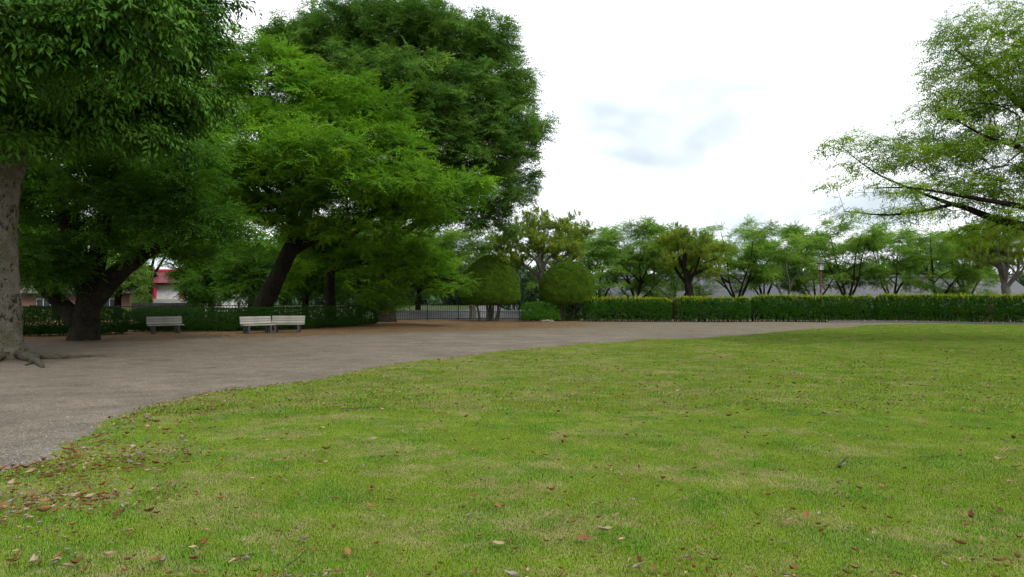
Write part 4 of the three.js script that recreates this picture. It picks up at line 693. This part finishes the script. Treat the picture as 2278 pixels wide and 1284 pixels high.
{
  const R = rng(99), shapes = [dryLeaf(1, 0.075, 0.042, 1.1, 0.55), dryLeaf(2, 0.062, 0.042, 0.8, 0.9), dryLeaf(3, 0.08, 0.034, 1.4, 0.35), dryLeaf(4, 0.055, 0.036, 0.5, 0.3)];
  const kinds = [['brown_leaf', 'rust brown curled dry leaf fallen on the lawn', 'rust brown leaves fallen on the lawn', [[0.19, 0.085, 0.03], [0.12, 0.056, 0.022], [0.24, 0.12, 0.045]]], ['tan_leaf', 'pale tan dry leaf fallen on the lawn', 'pale tan leaves fallen on the lawn', [[0.31, 0.22, 0.125], [0.33, 0.26, 0.17]]], ['grey_leaf', 'grey faded dry leaf fallen on the lawn', 'grey leaves fallen on the lawn', [[0.29, 0.26, 0.205], [0.18, 0.155, 0.12]]]];
  const mats = kinds.map((k) => k[3].map((c) => { const m = M.dry.clone(); m.color = rgb(...c); return m; }));
  const spot = (clusterd) => {
    for (;;) {
      let x, z;
      const q = R();
      if (clusterd && q < 0.18) { const d = 5.2 + 13 * R() * R(), e = lawnEdge(d); x = e + 0.05 + Math.abs(R() + R() - 1) * 1.5; z = -d; }             // drifted against the lawn's edge
      else if (clusterd && q < 0.32) { const c = [[-3.55, 6.1], [-3.3, 6.5], [-2.9, 5.3], [-3.2, 4.9]][Math.floor(R() * 4)]; x = c[0] + (R() + R() - 1) * 0.7; z = -c[1] - (R() + R() - 1) * 0.5; }
      else { const d = Math.sqrt(lerp(15, 20 * 20, Math.pow(R(), 1.7))); x = groundAt(2278 * Math.pow(R(), 1.2), d); z = -d; }
      if (inLawn(x, z)) return [x, z];
    }
  };
  for (let i = 0; i < 300; i++) {
    const [x, z] = spot(true), t = R() < 0.6 ? 0 : R() < 0.65 ? 1 : 2, [name, label, group] = kinds[t], ms = mats[t];
    const m = part(numbered(name), shapes[Math.floor(R() * 4)], ms[Math.floor(R() * ms.length)], scene, [x, hOf(x, z) + 0.024, z]); m.scale.setScalar(0.75 + 0.75 * R()); m.rotation.set((R() - 0.5) * 0.9, R() * 6.283, (R() - 0.5) * 0.7, 'YXZ');
    tag(m, label, 'leaf', group);
  }
  const lm = [], lc = [];
  for (let i = 0; i < 9000; i++) {
    const far = R() < 0.7; let x, z;
    if (far) { const d = 9 + 27 * R(); x = groundAt(2278 * Math.pow(R(), 1.2), d); z = -d; if (!inLawn(x, z) || R() < 0.25) continue; } else { [x, z] = spot(true); }
    const q = R(), c = q < 0.62 ? [0.17, 0.08, 0.03] : q < 0.86 ? [0.33, 0.24, 0.14] : [0.26, 0.235, 0.19], v = 0.7 + 0.6 * R();
    lm.push(new THREE.Matrix4().compose(V(x, hOf(x, z) + 0.022, z), new THREE.Quaternion().setFromEuler(new THREE.Euler((R() - 0.5) * 0.8, R() * 6.28, (R() - 0.5) * 0.6)), V(1, 1, 1).multiplyScalar((far ? 0.45 : 0.3) + 0.5 * R()))); lc.push(rgb(c[0] * v, c[1] * v, c[2] * v));
  }
  tag(instanced('leaf_litter', shapes[0], M.dry, lm, lc, scene), 'scattered small dry leaves across the farther lawn', 'leaves', null, 'stuff');
  // bits on the path: yellowish fallen leaflets, and the brown litter under the trees
  const pm = [], pc = [];
  for (let i = 0; i < 26000; i++) {
    const d = i < 9000 ? 6 + 38 * R() : 24 + 21 * R(), x = groundAt(-60 + 1900 * R(), d), z = -d; if (inLawn(x, z) || d > 45) continue;
    const front = 25.5 + 0.7 * clamp(x + 14, 0, 30), under = d > front - 1 && x < 4; if (!under && (i >= 9000 || R() < 0.35)) continue;
    const c = under ? [[0.2, 0.1, 0.035], [0.26, 0.17, 0.06], [0.13, 0.07, 0.03]][Math.floor(R() * 3)] : [[0.42, 0.40, 0.2], [0.5, 0.47, 0.36], [0.24, 0.14, 0.06], [0.3, 0.32, 0.08]][Math.floor(R() * 4)];
    pm.push(new THREE.Matrix4().compose(V(x, groundY(x, z) + 0.006, z), new THREE.Quaternion().setFromEuler(new THREE.Euler((R() - 0.5) * 0.4, R() * 6.28, (R() - 0.5) * 0.4)), V(1, 1, 1).multiplyScalar((under ? 0.8 : 0.45) * (0.5 + 0.7 * R())))); pc.push(rgb(...c));
  }
  tag(instanced('path_litter', shapes[3], M.dry, pm, pc, scene), 'small fallen leaflets and brown litter strewn over the dirt path', 'leaves', null, 'stuff');
  // pebbles washed out at the bend of the path
  const gm = [], gc = [];
  for (let i = 0; i < 6000; i++) { const d = 6.2 + 4.5 * R() * R(), x = lawnEdge(d) - 0.02 - 2.6 * R() * R(), z = -d, v = 0.6 + 0.8 * R(), k = 0.004 + 0.007 * R() * R(); gm.push(new THREE.Matrix4().compose(V(x, groundY(x, z) + 0.001, z), new THREE.Quaternion().setFromEuler(new THREE.Euler(R() * 6, R() * 6, 0)), V(k, k * 0.7, k * 1.2))); gc.push(rgb(0.2 * v, 0.185 * v, 0.165 * v)); }
  tag(instanced('gravel', new THREE.IcosahedronGeometry(1, 0), M.dry, gm, gc, scene), 'pale gravel strewn on the path along the bend of the lawn', 'gravel', null, 'stuff');
  // twigs
  const tw = [[[760, 919], [800, 918], [858, 915], 0.006, 'long thin dark twig lying on the lawn before the path bend'], [[1866, 1048], [1872, 1038], [1886, 1029], 0.009, 'short pale bent twig lying on the green lawn'], [[2044, 1029], [2075, 1030], [2108, 1024], 0.0035, 'straight thin grey twig lying flat on the lawn'], [[640, 1262], [668, 1240], [694, 1215], 0.003, 'slender twig lying among the brown leaves'], [[570, 1238], [540, 1244], [505, 1250], 0.003, 'thin dark twig beside the curled brown leaves']];
  for (const [a, b, c, r, label] of tw) {
    const P = [a, b, c].map(([u, v]) => { const d = FOCAL * (EYE - 0.06) / (v - HORIZON), x = groundAt(u, d); return V(x, hOf(x, -d) + 0.03, -d); }), o = P[1].clone();
    const m = part(numbered('fallen_twig'), tube(P.map((p) => p.sub(o)), [r, r * 0.9, r * 0.5], 6, { step: 0.03, rough: 0.15, tile: 0.2, seed: r * 1e4 }).geo, M.greyBark, scene, o.toArray()); tag(m, label, 'twig');
  }
}
console.log(stats.join('\n'));
renderer.render(scene, camera);
